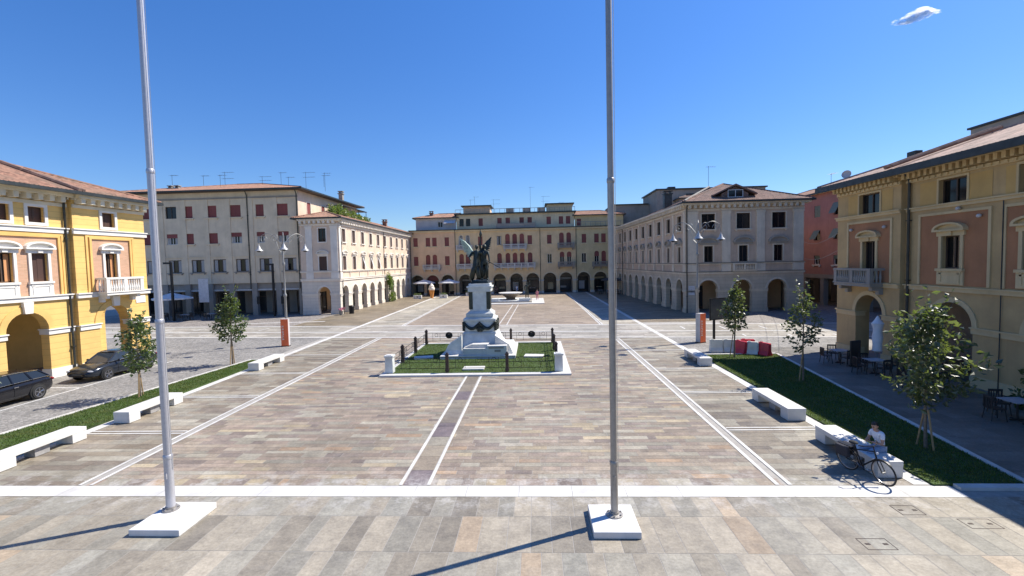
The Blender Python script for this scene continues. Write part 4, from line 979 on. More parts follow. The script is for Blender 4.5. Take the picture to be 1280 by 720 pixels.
for x, h, kd in ((12.1, 3.3, 0), (13.0, 3.9, 0), (17.0, 3.2, 1), (24.8, 5.6, 0), (27.5, 3.6, 1), (31.0, 2.3, 0), (30, 1.5, 0)): antenna(b, FA, x, 3.0, 16.5, h, kd)
for x in (9.35, 26.6, 33.85): pipe(b, F, x, 0, 13.0, -.1, .05)

# grey blocks standing behind the right-hand end
b = thing('grey_flats', 'stepped grey concrete flats rising behind the stone palace roof', 'building', (18.5, 101, 0))
MB().box(-2, 8, 0, 10, 0, 17.6).build('wall', 'concrete', b); MB().box(5.5, 26, -6, 6, 0, 19.6).build('tall_wall', 'concrete', b); MB().box(5.2, 26.3, -6.3, 6.3, 19.61, 19.85).build('roof_edge', 'gutter', b)
MB().box(-2.2, 5.2, -.3, 10, 17.61, 17.8).build('roof_edge', 'gutter', b); MB().box(9, 17, -9, -6.05, 12, 17.5).build('stair_block', 'greyd', b); roof(b, T((9, -9, 0)), 8, 3, 17.55, .3, 'roofdark', .4)
MB().cbox(9.0, -3, 19.86, 1.4, 1.2, .7).build('chimney', 'gutter', b)
for k, (x, z) in enumerate(((11, 18.2), (14, 18.2))): MB().box(x, x + 1.8, -6.08, -6.02, z, z + .6).build('window', 'glass', b)

# ------------------------------------------------------------------ red house in the side street
b = thing('red_house', 'red rendered house with green awning shutters in the side street', 'building', (36, 82, 0), R(-90)); F = PV; W = 44
wx = [2.4, 6.2, 10.2, 14.2, 18.9, 22.9, 27, 31, 35, 39]
mb = MB(); row(mb, 0, W, 3.9, 7.4, [rect(x - .62, x + .62, 5.1, 6.25) for x in wx], .3); row(mb, 0, W, 7.4, 10.6, [rect(x - .65, x + .65, 8.2, 9.45) for x in wx], .3); row(mb, 0, W, 10.6, 14, [rect(x - .65, x + .65, 11.1, 12.55) for x in wx], .3); mb.build('facade_wall', 'red', b)
for i, x in enumerate(wx[2:8]):
    window(b, F, x, 5.1, 1.24, 1.15, dict(half='green', fr='trim', sill='trim')); window(b, F, x, 8.2, 1.3, 1.25, dict(aw='green')); window(b, F, x, 11.1, 1.3, 1.45, dict(sh='green', shy=.05) if i % 2 == 0 else dict(aw='green'))
for x in range(0, 45, 4): MB().box(x - .35, x + .35, 0, .6, 0, 3.6).build('pier', 'greyd', b)
MB().box(0, W, -.05, .62, 3.4, 3.9).build('lintel', 'greyd', b, F); portico(b, F, 0, W, 3.38, 4, 'greyd', [(x + .6, x + 3.2, 2.8) for x in range(0, 42, 4)], .65)
shell(b, F, [(W, 0), (W, 12), (0, 12), (0, 0)], 0, 14, 'red'); MB().box(0, W, .62, 4, 3.4, 3.6).build('portico_slab', 'greyd', b)
roof(b, F, W, 12, 14.05, .3, 'roof', .6); o = MB().lathe([(.02, -.12), (.32, -.04), (.5, .10), (.5, .12), (.32, -.01), (.02, -.08)], (0, 0, 0), 16).build('satellite_dish', 'totemgrey', b, T((23.6, .6, 15.6)) @ Matrix.Rotation(R(65), 4, 'X') @ Matrix.Rotation(R(40), 4, 'Y')); antenna(b, F, 20, 1, 14.6, 1.8, 0)
MB().tube([(23.6, .8, 14.2), (23.6, .9, 15.6)], .05, 6).build('dish_mast', 'gutter', b)
b = thing('street_end_house', 'dark shaded house far down the side street behind the ochre house', 'building', (36, 118, 0))
mb = MB(); mb.box(-16, 30, 0, 10, 0, 11); mb.build('wall', 'stone', b); roof(b, T((-16, 0, 0)), 46, 10, 11.05, .3, 'roof', .6)
for k in range(4): MB().box(-8 + 2.5 * k, -7 + 2.5 * k, -.06, -.01, 5, 7).build('window', 'glass', b)
b = thing('corner_shop_house', 'plain house with red shop awning across the street, seen through the ochre arch', 'building', (38, 20, 0), R(-90))
mb = MB(); mb.box(-16, 18, 0, 9, 0, 10); mb.build('wall', 'stone', b); roof(b, T((-16, 0, 0)), 34, 9, 10.05, .3, 'roofdark', .5)
MB().prism([(-13, 2.9), (-6, 2.9), (-6, 3.3), (-13, 3.3)], -1.2, -.01).build('awning', 'redplast', b)
for x in (-14, -9.5, -5, 0): MB().box(x, x + 2.2, -.06, -.01, .1, 2.7).build('shop_window', 'shopglass', b)
for x in (-14, -10, -6, -2, 2): MB().box(x, x + 1.1, -.05, -.01, 5.2, 7).build('window', 'glass', b)

# ------------------------------------------------------------------ figures (skin-modifier bodies)
def skin_mesh(nodes, edges, m, sub=2, extra=None):
    """nodes: name -> (xyz, radius); edges: pairs. Returns a smooth mesh grown over the skeleton"""
    names = list(nodes); idx = {k: i for i, k in enumerate(names)}
    me = bpy.data.meshes.new('body'); me.from_pydata([nodes[k][0] for k in names], [(idx[a], idx[c]) for a, c in edges], [])
    o = bpy.data.objects.new('tmp', me); COL.objects.link(o)
    md = o.modifiers.new('s', 'SKIN'); md.use_smooth_shade = True
    for i, k in enumerate(names):
        rr = nodes[k][1]; rr = rr if isinstance(rr, tuple) else (rr, rr)
        me.skin_vertices[0].data[i].radius = rr; me.skin_vertices[0].data[i].use_root = (i == 0)
    sb = o.modifiers.new('u', 'SUBSURF'); sb.levels = sub; sb.render_levels = sub
    dg = bpy.context.evaluated_depsgraph_get(); out = bpy.data.meshes.new_from_object(o.evaluated_get(dg))
    bpy.data.objects.remove(o); out.materials.clear(); out.materials.append(M[m]); return out
def join_meshes(name, ms, m):
    bm = bmesh.new()
    for q in ms: bm.from_mesh(q)
    out = bpy.data.meshes.new(name); bm.to_mesh(out); bm.free(); out.materials.append(M[m])
    out.polygons.foreach_set('use_smooth', [True] * len(out.polygons)); return out
def hand(wrist, d, palm_n, m, s=1.0):
    """palm and five bent fingers; d = pointing direction, palm_n = palm normal"""
    w0 = Vector(wrist); d = Vector(d).normalized(); nn = Vector(palm_n); nn = (nn - nn.dot(d) * d).normalized(); sd_ = d.cross(nn)
    ms = [skin_mesh({'a': (w0, (.026 * s, .018 * s)), 'b': (w0 + d * .05 * s, (.036 * s, .016 * s)), 'c': (w0 + d * .085 * s, (.036 * s, .014 * s))}, [('a', 'b'), ('b', 'c')], m, 1)]
    for k, L in enumerate((.062, .075, .07, .055)):
        p = w0 + d * .08 * s + sd_ * (k - 1.5) * .021 * s; a = p + (d * .85 + nn * .5) * L * .5 * s; c = a + (d * .4 + nn * .9) * L * .5 * s
        ms.append(skin_mesh({'a': (p, .0095 * s), 'b': (a, .009 * s), 'c': (c, .0075 * s)}, [('a', 'b'), ('b', 'c')], m, 1))
    p = w0 + d * .03 * s - sd_ * .03 * s; a = p + (d * .6 - sd_ * .7) * .035 * s; c = a + (d * .8 + nn * .5) * .03 * s
    ms.append(skin_mesh({'a': (p, .012 * s), 'b': (a, .0105 * s), 'c': (c, .008 * s)}, [('a', 'b'), ('b', 'c')], m, 1))
    return ms
def head_mesh(c, face, tilt, m, s=1.0):
    """skull, jaw, neck stump, nose, ears, mouth as one mesh; face = facing direction"""
    f = Vector(face).normalized(); u = Vector((0, 0, 1)); u = (u - u.dot(f) * f).normalized() if abs(f.z) < .9 else Vector((0, 1, 0)); r_ = f.cross(u); c = Vector(c)
    P = lambda a, b, z: tuple(c + (r_ * a + f * b + u * z) * s)
    rot = Matrix((r_, f, u)).transposed()
    def blob(cc, rad):
        bm = bmesh.new(); bmesh.ops.create_icosphere(bm, subdivisions=3, radius=1)
        for v in bm.verts:
            q = Vector((v.co.x * rad[0], v.co.y * rad[1], v.co.z * rad[2])) + Vector(cc)
            if q.z < -.02: k = 1 - .32 * min(1, (-.02 - q.z) / .1); q.x *= k
            v.co = c + rot @ (q * s)
        me = bpy.data.meshes.new('h'); bm.to_mesh(me); bm.free(); return me
    return [blob((0, 0, 0), (.076, .097, .118)), blob((0, .02, -.065), (.055, .07, .055)), blob((0, .098, -.015), (.014, .02, .026)), blob((-.077, -.005, -.01), (.012, .022, .032)), blob((.077, -.005, -.01), (.012, .022, .032)), blob((0, .086, -.06), (.024, .01, .008))]
def eyes_mb(c, face, s=1.0):
    f = Vector(face).normalized(); u = Vector((0, 0, 1)); u = (u - u.dot(f) * f).normalized(); r_ = f.cross(u); c = Vector(c); mb = MB()
    for k in (-1, 1): mb.ball(tuple(c + (r_ * k * .032 + f * .088 + u * .012) * s), .011 * s, 8, 5)
    for k in (-1, 1): mb.tube([tuple(c + (r_ * k * .018 + f * .094 + u * .034) * s), tuple(c + (r_ * k * .048 + f * .084 + u * .034) * s)], .005 * s, 5)
    return mb
def hair_mesh(c, face, s=1.0, m='hair'):
    f = Vector(face).normalized(); u = Vector((0, 0, 1)); u = (u - u.dot(f) * f).normalized(); r_ = f.cross(u); c = Vector(c); rot = Matrix((r_, f, u)).transposed()
    bm = bmesh.new(); bmesh.ops.create_icosphere(bm, subdivisions=3, radius=1)
    for v in bm.verts: v.co = Vector((v.co.x * .083, v.co.y * .104 - .008, v.co.z * .112 + .016))
    bmesh.ops.delete(bm, geom=[v for v in bm.verts if v.co.z < .055 and v.co.y > .035 or v.co.z < -.05], context='VERTS')
    for v in bm.verts: v.co = c + rot @ (v.co * (1 + random.uniform(-.02, .03)) * s)
    me = bpy.data.meshes.new('hair'); bm.to_mesh(me); bm.free(); me.materials.append(M[m]); me.polygons.foreach_set('use_smooth', [True] * len(me.polygons)); return me
def person(label, loc, rz, J, top, bottom, group=None, face=(0, 1, -.1)):
    """J: joints in local metres (facing +y). Body is one mesh, clothes are children"""
    t = thing('person', label, 'person', loc, rz, group)
    n = {k: (J[k], r) for k, r in (('pelvis', (.125, .10)), ('waist', (.115, .09)), ('chest', (.14, .10)), ('collar', (.11, .08)), ('neck', .052))}
    e = [('pelvis', 'waist'), ('waist', 'chest'), ('chest', 'collar'), ('collar', 'neck'), ('neck', 'nape')]
    n['nape'] = (tuple(Vector(J['head']) + Vector((0, -.01, -.06))), .05)
    for s in 'LR':
        n.update({'sh' + s: (J['sh' + s], .056), 'el' + s: (J['el' + s], .041), 'wr' + s: (J['wr' + s], .027), 'hip' + s: (J['hip' + s], .088), 'kn' + s: (J['kn' + s], .056), 'an' + s: (J['an' + s], .038)})
        e += [('collar', 'sh' + s), ('sh' + s, 'el' + s), ('el' + s, 'wr' + s), ('pelvis', 'hip' + s), ('hip' + s, 'kn' + s), ('kn' + s, 'an' + s)]
    ms = [skin_mesh(n, e, 'skin'), *head_mesh(J['head'], face, 0, 'skin')]
    for s in 'LR':
        d = Vector(J['wr' + s]) - Vector(J['el' + s]); ms += hand(J['wr' + s], d, J.get('palm' + s, (0, 0, -1)), 'skin')
    put('body', join_meshes('body', ms, 'skin'), t)
    k = 1.16
    tn = {a: (n[a][0], tuple(x * k for x in n[a][1]) if isinstance(n[a][1], tuple) else n[a][1] * k) for a in ('pelvis', 'waist', 'chest', 'collar', 'shL', 'shR')}
    te = [('pelvis', 'waist'), ('waist', 'chest'), ('chest', 'collar'), ('collar', 'shL'), ('collar', 'shR')]
    for s in 'LR':
        mid = Vector(J['sh' + s]).lerp(Vector(J['el' + s]), .62); tn['cuff' + s] = (tuple(mid), .062); te.append(('sh' + s, 'cuff' + s))
    put('shirt', skin_mesh(tn, te, top), t)
    bn = {'pelvis': (J['pelvis'], (.142, .12))}; be = []
    for s in 'LR':
        low = Vector(J['kn' + s]).lerp(Vector(J['an' + s]), .85); bn.update({'hip' + s: (J['hip' + s], .102), 'kn' + s: (J['kn' + s], .07), 'hem' + s: (tuple(low), .06)}); be += [('pelvis', 'hip' + s), ('hip' + s, 'kn' + s), ('kn' + s, 'hem' + s)]
    put('trousers', skin_mesh(bn, be, bottom), t)
    put('hair', hair_mesh(J['head'], face), t); put('eyes', eyes_mb(J['head'], face).mesh('eyes', 'hair', True), t)
    for s in 'LR':
        a = Vector(J['an' + s]); a.z = max(a.z - .05, .035)
        put('shoe', skin_mesh({'a': (tuple(a + Vector((0, -.05, 0))), (.04, .04)), 'b': (tuple(a + Vector((0, .07, -.005))), (.044, .036)), 'c': (tuple(a + Vector((0, .15, -.012))), (.038, .026))}, [('a', 'b'), ('b', 'c')], 'shoe'), t)
    return t
def standing(dx=0):
    J = dict(pelvis=(0, 0, .95), waist=(0, 0, 1.08), chest=(0, .01, 1.25), collar=(0, 0, 1.42), neck=(0, .0, 1.5), head=(0, .03, 1.63))
    for s, k in (('L', -1), ('R', 1)): J.update({'sh' + s: (k * .19, 0, 1.41), 'el' + s: (k * .25, -.03, 1.13), 'wr' + s: (k * .24, .08, .9), 'hip' + s: (k * .1, 0, .88), 'kn' + s: (k * .11, .03 * k, .48), 'an' + s: (k * .12, .05 * k, .08)})
    return J

# the man on the bench, facing the square (local +y = world -x)
J = dict(pelvis=(0, .0, .57), waist=(0, -.01, .70), chest=(0, .05, .88), collar=(0, .09, 1.03), neck=(0, .12, 1.10), head=(0, .17, 1.22))
for s, k in (('L', -1), ('R', 1)): J.update({'sh' + s: (k * .19, .09, 1.02), 'el' + s: (k * .25, .16, .76), 'wr' + s: (k * .09, .36, .80), 'hip' + s: (k * .1, .06, .55), 'kn' + s: (k * .15, .46, .53), 'an' + s: (k * .14, .50, .09), 'palm' + s: (-k, 0, .2)})
person('man in a white T-shirt and pale jeans sitting on the bench behind the bicycle', (9.98, 14.25, 0), R(97), J, 'tshirt', 'jeans', face=(-.25, 1, -.45))
for lab, x, y, rz, tp, bt in (('person in a pink top and trousers standing right of the fountain', .35, 78.5, R(160), 'pink', 'pink'),
                          ('person in dark clothes standing in the arcade left of the fountain', -7.8, 95.5, R(170), 'darkcloth', 'darkcloth'),
                          ('person in a white shirt standing in the arcade behind the fountain', -3.6, 95.6, R(200), 'tshirt', 'jeans'),
                          ('person in dark clothes walking in the shade at the far right corner', 12.0, 79, R(120), 'darkcloth', 'darkcloth')):
    person(lab, (x, y, .008), rz, standing(), tp, bt)

# ------------------------------------------------------------------ war monument
CX, CY = -3.78, 33.0
mon = thing('monument', 'tall white stone war monument pedestal with bronze garlands, stepped base on the lawn', 'monument', (CX, CY, 0))
MB().box(-2.45, 2.45, -2.5, 2.5, .0, .28).build('base_slab', 'marble', mon, bevel=.02)
MB().taper(0, .15, .282, .55, 4.5, 4.3, 4.3, 4.1).taper(0, .15, .552, 1.5, 3.1, 3.0, 2.25, 2.2).build('stepped_base', 'marbleg', mon, bevel=.015)
MB().box(-.95, .75, -2.35, -1.75, .282, .72).prism([(-.95, .722), (.75, .722), (.75, .95), (-.4, .95)], -2.1, -1.45).build('front_block', 'marble', mon, bevel=.01)
MB().prism([(1.1, .282), (2.3, .282), (2.0, .9), (1.1, 1.5)], -1.9, -.9).build('side_block', 'marble', mon, bevel=.01); MB().prism([(-1.1, .282), (-2.3, .282), (-2.0, .9), (-1.1, 1.5)], -1.9, -.9).build('side_block', 'marbleg', mon, bevel=.01)
MB().box(.62, 1.9, -2.42, -1.95, .283, .9).build('inscription_block', 'marble', mon, bevel=.01)
MB().box(.72, 1.7, -2.44, -2.425, .72, .82).box(1.1, 1.5, -2.44, -2.425, .5, .64).build('inscription_plate', 'greyd', mon)
MB().taper(0, .1, 1.502, 1.62, 2.35, 2.3, 2.15, 2.1).cbox(0, .1, 1.622, 2.05, 2.0, .72).cbox(0, .1, 2.344, 2.2, 2.15, .14).taper(0, .1, 2.486, 2.62, 2.0, 1.95, 1.7, 1.65).cbox(0, .1, 2.622, 1.85, 1.8, .2).taper(0, .1, 2.824, 2.98, 1.8, 1.75, 1.45, 1.4).build('die_block', 'marbleg', mon, bevel=.012)
MB().cbox(0, .1, 2.982, 1.36, 1.32, 1.7).cbox(0, .1, 4.30, 1.56, 1.5, .26).cbox(0, .1, 4.562, 1.7, 1.64, .12).cbox(0, .1, 4.684, 1.45, 1.4, .16).build('shaft', 'marbleg', mon, bevel=.012)
for x in (-.60, .60): MB().cbox(x, -.575, 3.1, .26, .03, 1.18).build('bronze_plaque', 'bronze', mon)
for x in (-.69, .69): MB().cbox(x, .1, 3.1, .03, .8, 1.18).build('bronze_plaque', 'bronze', mon)
def garland(X):
    mb = MB(); pts = [(-1.05 + 2.1 * k / 18, -.03, .62 - .42 * abs(math.sin(math.pi * k / 9)) - (.0)) for k in range(19)]
    mb.tube(pts, [.07 + .05 * abs(math.sin(math.pi * k / 9)) for k in range(19)], 7)
    for k in range(26): 
        a = random.random() * 6.28; q = random.random() ** .5; mb.ball((.32 * q * math.cos(a), -.08 - .05 * random.random(), .32 + .26 * q * math.sin(a)), (.1, .07, .09), 6, 4)
    for s in (-1, 1):
        for k in range(6): mb.ball((s * 1.03, -.06, .62 - k * .1), (.09 - k * .008, .08, .08), 6, 4)
    return mb.build('garland', 'bronze', mon, X, smooth=True)
garland(T((0, -.93, 1.62))); garland(T((1.05, .1, 1.62)) @ Matrix.Rotation(R(90), 4, 'Z'))
garland(T((-1.05, .1, 1.62)) @ Matrix.Rotation(R(-90), 4, 'Z'))

# bronze group on top: winged woman beside a soldier holding up a torch
st = thing('bronze_statue', 'dark bronze winged figure and torch-raising soldier on top of the monument pedestal', 'statue', (CX + .02, CY, 4.845))
MB().taper(0, .1, 0, .22, 1.25, 1.2, 1.05, 1.0).build('base', 'bronze', st, bevel=.03)
k = 1.32
def sc3(d): return {a: (tuple(Vector(p) * k + Vector((0, .0, .2))), tuple(x * k for x in r) if isinstance(r, tuple) else r * k) for a, (p, r) in d.items()}
robe = sc3({'hip': ((-.22, -.12, .92), (.19, .16)), 'waist': ((-.2, -.1, 1.1), (.14, .12)), 'chest': ((-.18, -.08, 1.32), (.16, .13)), 'col': ((-.16, -.06, 1.48), (.12, .1)), 'neck': ((-.15, -.06, 1.57), .055), 'nape': ((-.15, -.05, 1.63), .055),
     'shL': ((-.37, -.06, 1.46), .075), 'elL': ((-.52, -.2, 1.22), .055), 'wrL': ((-.42, -.38, 1.05), .038), 'shR': ((.03, -.06, 1.47), .075), 'elR': ((.17, .02, 1.3), .055), 'wrR': ((.2, .0, 1.5), .038),
     'knL': ((-.32, -.22, .52), (.15, .14)), 'anL': ((-.44, -.1, .1), (.17, .14)), 'knR': ((-.1, -.2, .5), (.14, .13)), 'anR': ((-.02, -.16, .08), (.14, .12)), 'tr': ((-.5, .12, .12), (.13, .1))})
eg = [('hip', 'waist'), ('waist', 'chest'), ('chest', 'col'), ('col', 'neck'), ('neck', 'nape'), ('col', 'shL'), ('shL', 'elL'), ('elL', 'wrL'), ('col', 'shR'), ('shR', 'elR'), ('elR', 'wrR'), ('hip', 'knL'), ('knL', 'anL'), ('hip', 'knR'), ('knR', 'anR'), ('anL', 'tr')]
hd = Vector((-.15, -.03, 1.73)) * k + Vector((0, 0, .2))
put('winged_woman', join_meshes('winged_woman', [skin_mesh(robe, eg, 'bronze'), *head_mesh(hd, (-.2, -1, .1), 0, 'bronze', k)], 'bronze'), st); put('woman_hair', hair_mesh(hd, (-.2, -1, .1), k * 1.05, 'bronze'), st)
sol = sc3({'pel': ((.22, .1, .95), (.15, .13)), 'waist': ((.23, .1, 1.1), (.13, .11)), 'chest': ((.24, .1, 1.32), (.17, .13)), 'col': ((.24, .1, 1.5), (.12, .1)), 'neck': ((.24, .1, 1.58), .06), 'nape': ((.24, .1, 1.64), .06),
     'shL': ((.06, .1, 1.5), .075), 'elL': ((.02, .06, 1.82), .056), 'wrL': ((.07, .08, 2.1), .042), 'shR': ((.42, .08, 1.48), .075), 'elR': ((.5, -.04, 1.2), .056), 'wrR': ((.52, -.16, .98), .042),
     'hpL': ((.13, .08, .9), .11), 'knL': ((.08, -.0, .5), .085), 'anL': ((.1, .12, .08), .065), 'hpR': ((.32, .08, .9), .11), 'knR': ((.38, -.02, .5), .085), 'anR': ((.36, .1, .08), .065), 'toeL': ((.1, -.06, .05), .05), 'toeR': ((.38, -.08, .05), .05), 'coat': ((.42, .2, .62), (.14, .09))})
eg = [('pel', 'waist'), ('waist', 'chest'), ('chest', 'col'), ('col', 'neck'), ('neck', 'nape'), ('col', 'shL'), ('shL', 'elL'), ('elL', 'wrL'), ('col', 'shR'), ('shR', 'elR'), ('elR', 'wrR'), ('pel', 'hpL'), ('hpL', 'knL'), ('knL', 'anL'), ('anL', 'toeL'), ('pel', 'hpR'), ('hpR', 'knR'), ('knR', 'anR'), ('anR', 'toeR'), ('pel', 'coat')]
hd = Vector((.25, .08, 1.74)) * k + Vector((0, 0, .2))
put('soldier', join_meshes('soldier', [skin_mesh(sol, eg, 'bronze'), *head_mesh(hd, (.2, -1, 0), 0, 'bronze', k), *hand(Vector((.07, .08, 2.1)) * k + Vector((0, 0, .2)), (.1, 0, 1), (0, -1, 0), 'bronze', k), *hand(Vector((.52, -.16, .98)) * k + Vector((0, 0, .2)), (0, -.5, -1), (-1, 0, 0), 'bronze', k)], 'bronze'), st)
put('cloak', skin_mesh({'a': ((.0, .22, 2.1), (.22, .12)), 'b': ((.06, .28, 1.5), (.3, .16)), 'c': ((.1, .3, .9), (.36, .2)), 'd': ((.12, .34, .35), (.42, .24))}, [('a', 'b'), ('b', 'c'), ('c', 'd')], 'bronze'), st)
MB().lathe([(.15, -.02), (.14, .05), (.09, .12), (.02, .15)], tuple(hd + Vector((0, .0, .04))), 14).build('helmet', 'bronze', st, smooth=True)
tp_ = Vector((.07, .06, 2.14)) * k + Vector((0, 0, .2)); tb = MB().tube([tuple(tp_ - Vector((0, 0, .25))), tuple(tp_ + Vector((0, 0, .22)))], [.03, .055], 8)
tb.lathe([(.06, .2), (.11, .3), (.09, .42), (.05, .55), (.0, .72)], tuple(tp_), 9).build('torch', 'bronze', st, smooth=True)
sp = Vector((.52, -.2, .95)) * k + Vector((0, 0, .2)); MB().tube([tuple(sp + Vector((-.2, -.0, .12))), tuple(sp + Vector((.75, -.25, -.42)))], [.03, .02], 6).build('sword', 'bronze', st)
def wing(root, tip, mt, bend):
    root, tip = Vector(root), Vector(tip); d = tip - root; L = d.length; d.normalize(); down = Vector((0, .15, -1)); down = (down - down.dot(d) * d).normalized(); mb = MB()
    n = 11
    for k_ in range(n):         # overlapping long feathers along the wing arm
        t = k_ / (n - 1); p = root + d * L * t * .72 + Vector((0, .1 * bend * math.sin(t * 3), .1 * math.sin(t * math.pi)))
        fl = .52 + .12 * math.sin(t * 3); ax = (d * (.35 + .65 * t) + down * (.8 - .7 * t)).normalized(); si = ax.cross(Vector((0, 1, 0))).normalized(); wd = .07
        for lv, (fl_, off) in enumerate(((fl, .0), (fl * .55, -.03))):
            a = p + Vector((0, off, 0)); tipf = a + ax * fl_ * (1.15 if t > .8 else 1)
            q = [a - si * wd, a + si * wd, a + ax * fl_ * .7 + si * wd, tipf, a + ax * fl_ * .7 - si * wd]
            i = len(mb.v); mb.v += [tuple(x) for x in q] + [tuple(x + Vector((0, .025, 0))) for x in q]
            mb.f += [(i, i + 1, i + 2, i + 3, i + 4), (i + 9, i + 8, i + 7, i + 6, i + 5)] + [(i + j, i + 5 + j, i + 5 + (j + 1) % 5, i + (j + 1) % 5) for j in range(5)]
    mb.tube([tuple(root), tuple(root.lerp(tip, .4) + Vector((0, 0, .12))), tuple(root.lerp(tip, .8) + Vector((0, 0, .08))), tuple(tip)], [.1, .09, .06, .03], 8)
    return mb.build('wing', mt, st)
wing((-.42, .02, 2.0), (-1.18, .05, 3.0), 'verdigris', 1); wing((.02, .34, 2.0), (.62, .42, 3.0), 'bronze', -1)

# lawn, kerb and low fence round the monument
MB().box(-8.5, 1.35, 26.45, 36.5, .01, .07).build('monument_lawn_bed', 'soil')['kind'] = 'structure'
tag(blades('monument_grass', [[(-8.35, 26.6), (1.2, 26.6), (1.2, 36.35), (-8.35, 36.35)]], 330, .03, .07, .035), 'mown green lawn round the white war monument', 'grass')
mb = MB()
for x0, x1, y0, y1 in ((-8.75, 1.65, 26.0, 26.45), (-8.75, 1.65, 36.5, 36.8), (-8.75, -8.5, 26.45, 36.5), (1.35, 1.65, 26.45, 36.5), (1.65, 1.9, 26.0, 36.8)): mb.box(x0, x1, y0, y1, .005, .11)
struct('monument_kerb', mb, 'marble')
def post(x, y, lab, kind):
    if kind:
        t = thing('fence_post', lab, 'post', (x, y, .11), 0, 'stone and iron posts round the monument lawn')
        MB().taper(0, 0, 0, .9, .46, .46, .42, .42).cbox(0, 0, .9, .52, .52, .1).build('post_body', 'marbleg', t, bevel=.015)
        MB().cbox(0, 0, 1.002, .30, .30, .03).build('post_cap', 'marble', t)
    else:
        t = thing('fence_post', lab, 'post', (x, y, .11), 0, 'stone and iron posts round the monument lawn')
        MB().cbox(0, 0, 0, .17, .17, .95).cbox(0, 0, .06, .22, .22, .12).build('post_body', 'ironbr', t); MB().taper(0, 0, .95, 1.0, .22, .22, .22, .22).taper(0, 0, 1.0, 1.12, .2, .2, .06, .06).build('post_cap', 'ironbr', t)
P_ = [(-8.35, 26.75, 'low white stone corner post at the near left of the monument lawn', 1), (1.25, 26.75, 'low white stone corner post at the near right of the monument lawn', 1),
      (-8.4, 36.3, 'dark iron corner post at the far left of the monument lawn', 0), (1.25, 36.3, 'dark iron corner post at the far right of the monument lawn', 0),
      (-5.05, 26.7, 'dark iron post on the near edge of the lawn, left of the pedestal', 0), (-1.65, 26.7, 'dark iron post on the near edge of the lawn, right of the pedestal', 0),
      (-1.9, 36.3, 'dark iron post on the far edge of the lawn behind the pedestal', 0),
      (-8.4, 29.6, 'dark iron post on the left edge of the lawn, nearer one', 0), (-8.4, 32.9, 'dark iron post on the left edge of the lawn, farther one', 0),
      (1.25, 29.9, 'dark iron post on the right edge of the lawn, nearer one', 0), (1.25, 33.2, 'dark iron post on the right edge of the lawn, farther one', 0)]
for p in P_: post(*p)
def rails(a, c, lab, rosette=True):
    a = Vector((*a, 0)); c = Vector((*c, 0)); L = (c - a).length; X = math.atan2(c.y - a.y, c.x - a.x)
    t = thing('fence_railing', lab, 'railing', (a.x, a.y, .11), X, 'iron railings round the monument lawn')
    mb = MB()
    for z in (.22, .55, .82): mb.tube([(.1, 0, z), (L - .1, 0, z)], .016, 5)
    for x in (L * .14, L * .3, L * .7, L * .86): mb.tube([(x, 0, .22), (x, 0, .82)], .012, 5)
    for x in (L * .22, L * .78): mb.ring((x, 0, .68), (0, 1, 0), .12, .012, 16, 4)
    mb.build('rail', 'black', t)
    if rosette:
        w_ = MB()
        for k_ in range(14): q = 6.28 * k_ / 14; w_.ball((L / 2 + .2 * math.cos(q), 0, .66 + .18 * math.sin(q)), (.09, .05, .08), 6, 4)
        w_.ball((L / 2, 0, .62), (.16, .05, .14), 8, 5); w_.build('wreath', 'black', t, smooth=True)
for a, c, lab, ro in (((-8.1, 26.7), (-5.05, 26.7), 'near iron railing from the left stone post', 0), ((-5.05, 26.7), (-1.65, 26.7), 'near iron railing in front of the pedestal', 0), ((-1.65, 26.7), (1.0, 26.7), 'near iron railing up to the right stone post', 0),
                  ((-8.4, 36.3), (-4.9, 36.3), 'far iron railing with wreath, left of the pedestal', 1), ((-4.9, 36.3), (-1.9, 36.3), 'far iron railing hidden partly behind the pedestal', 0), ((-1.9, 36.3), (1.25, 36.3), 'far iron railing with wreath, right of the pedestal', 1),
                  ((-8.4, 27), (-8.4, 29.6), 'left iron railing nearest the front', 0), ((-8.4, 29.6), (-8.4, 32.9), 'left iron railing in the middle', 0), ((-8.4, 32.9), (-8.4, 36.3), 'left iron railing farthest back', 0),
                  ((1.25, 27), (1.25, 29.9), 'right iron railing nearest the front', 0), ((1.25, 29.9), (1.25, 33.2), 'right iron railing in the middle', 1), ((1.25, 33.2), (1.25, 36.3), 'right iron railing farthest back', 0)): rails(a, c, lab, ro)
for x, y, a, lab in ((-7.4, 31.0, 12, 'left of the pedestal'), (-.15, 31.1, -8, 'right of the pedestal'), (-3.65, 27.6, 0, 'in front of the pedestal')):
    o = MB().box(-.62, .62, -.4, .4, 0, .09).build('memorial_stone', 'marble', None, None, bevel=.015); o.location = (x, y, .07); o.rotation_euler = (0, 0, R(a)); tag(o, 'flat white memorial stone lying in the lawn ' + lab, 'memorial stone', 'memorial stones in the monument lawn')

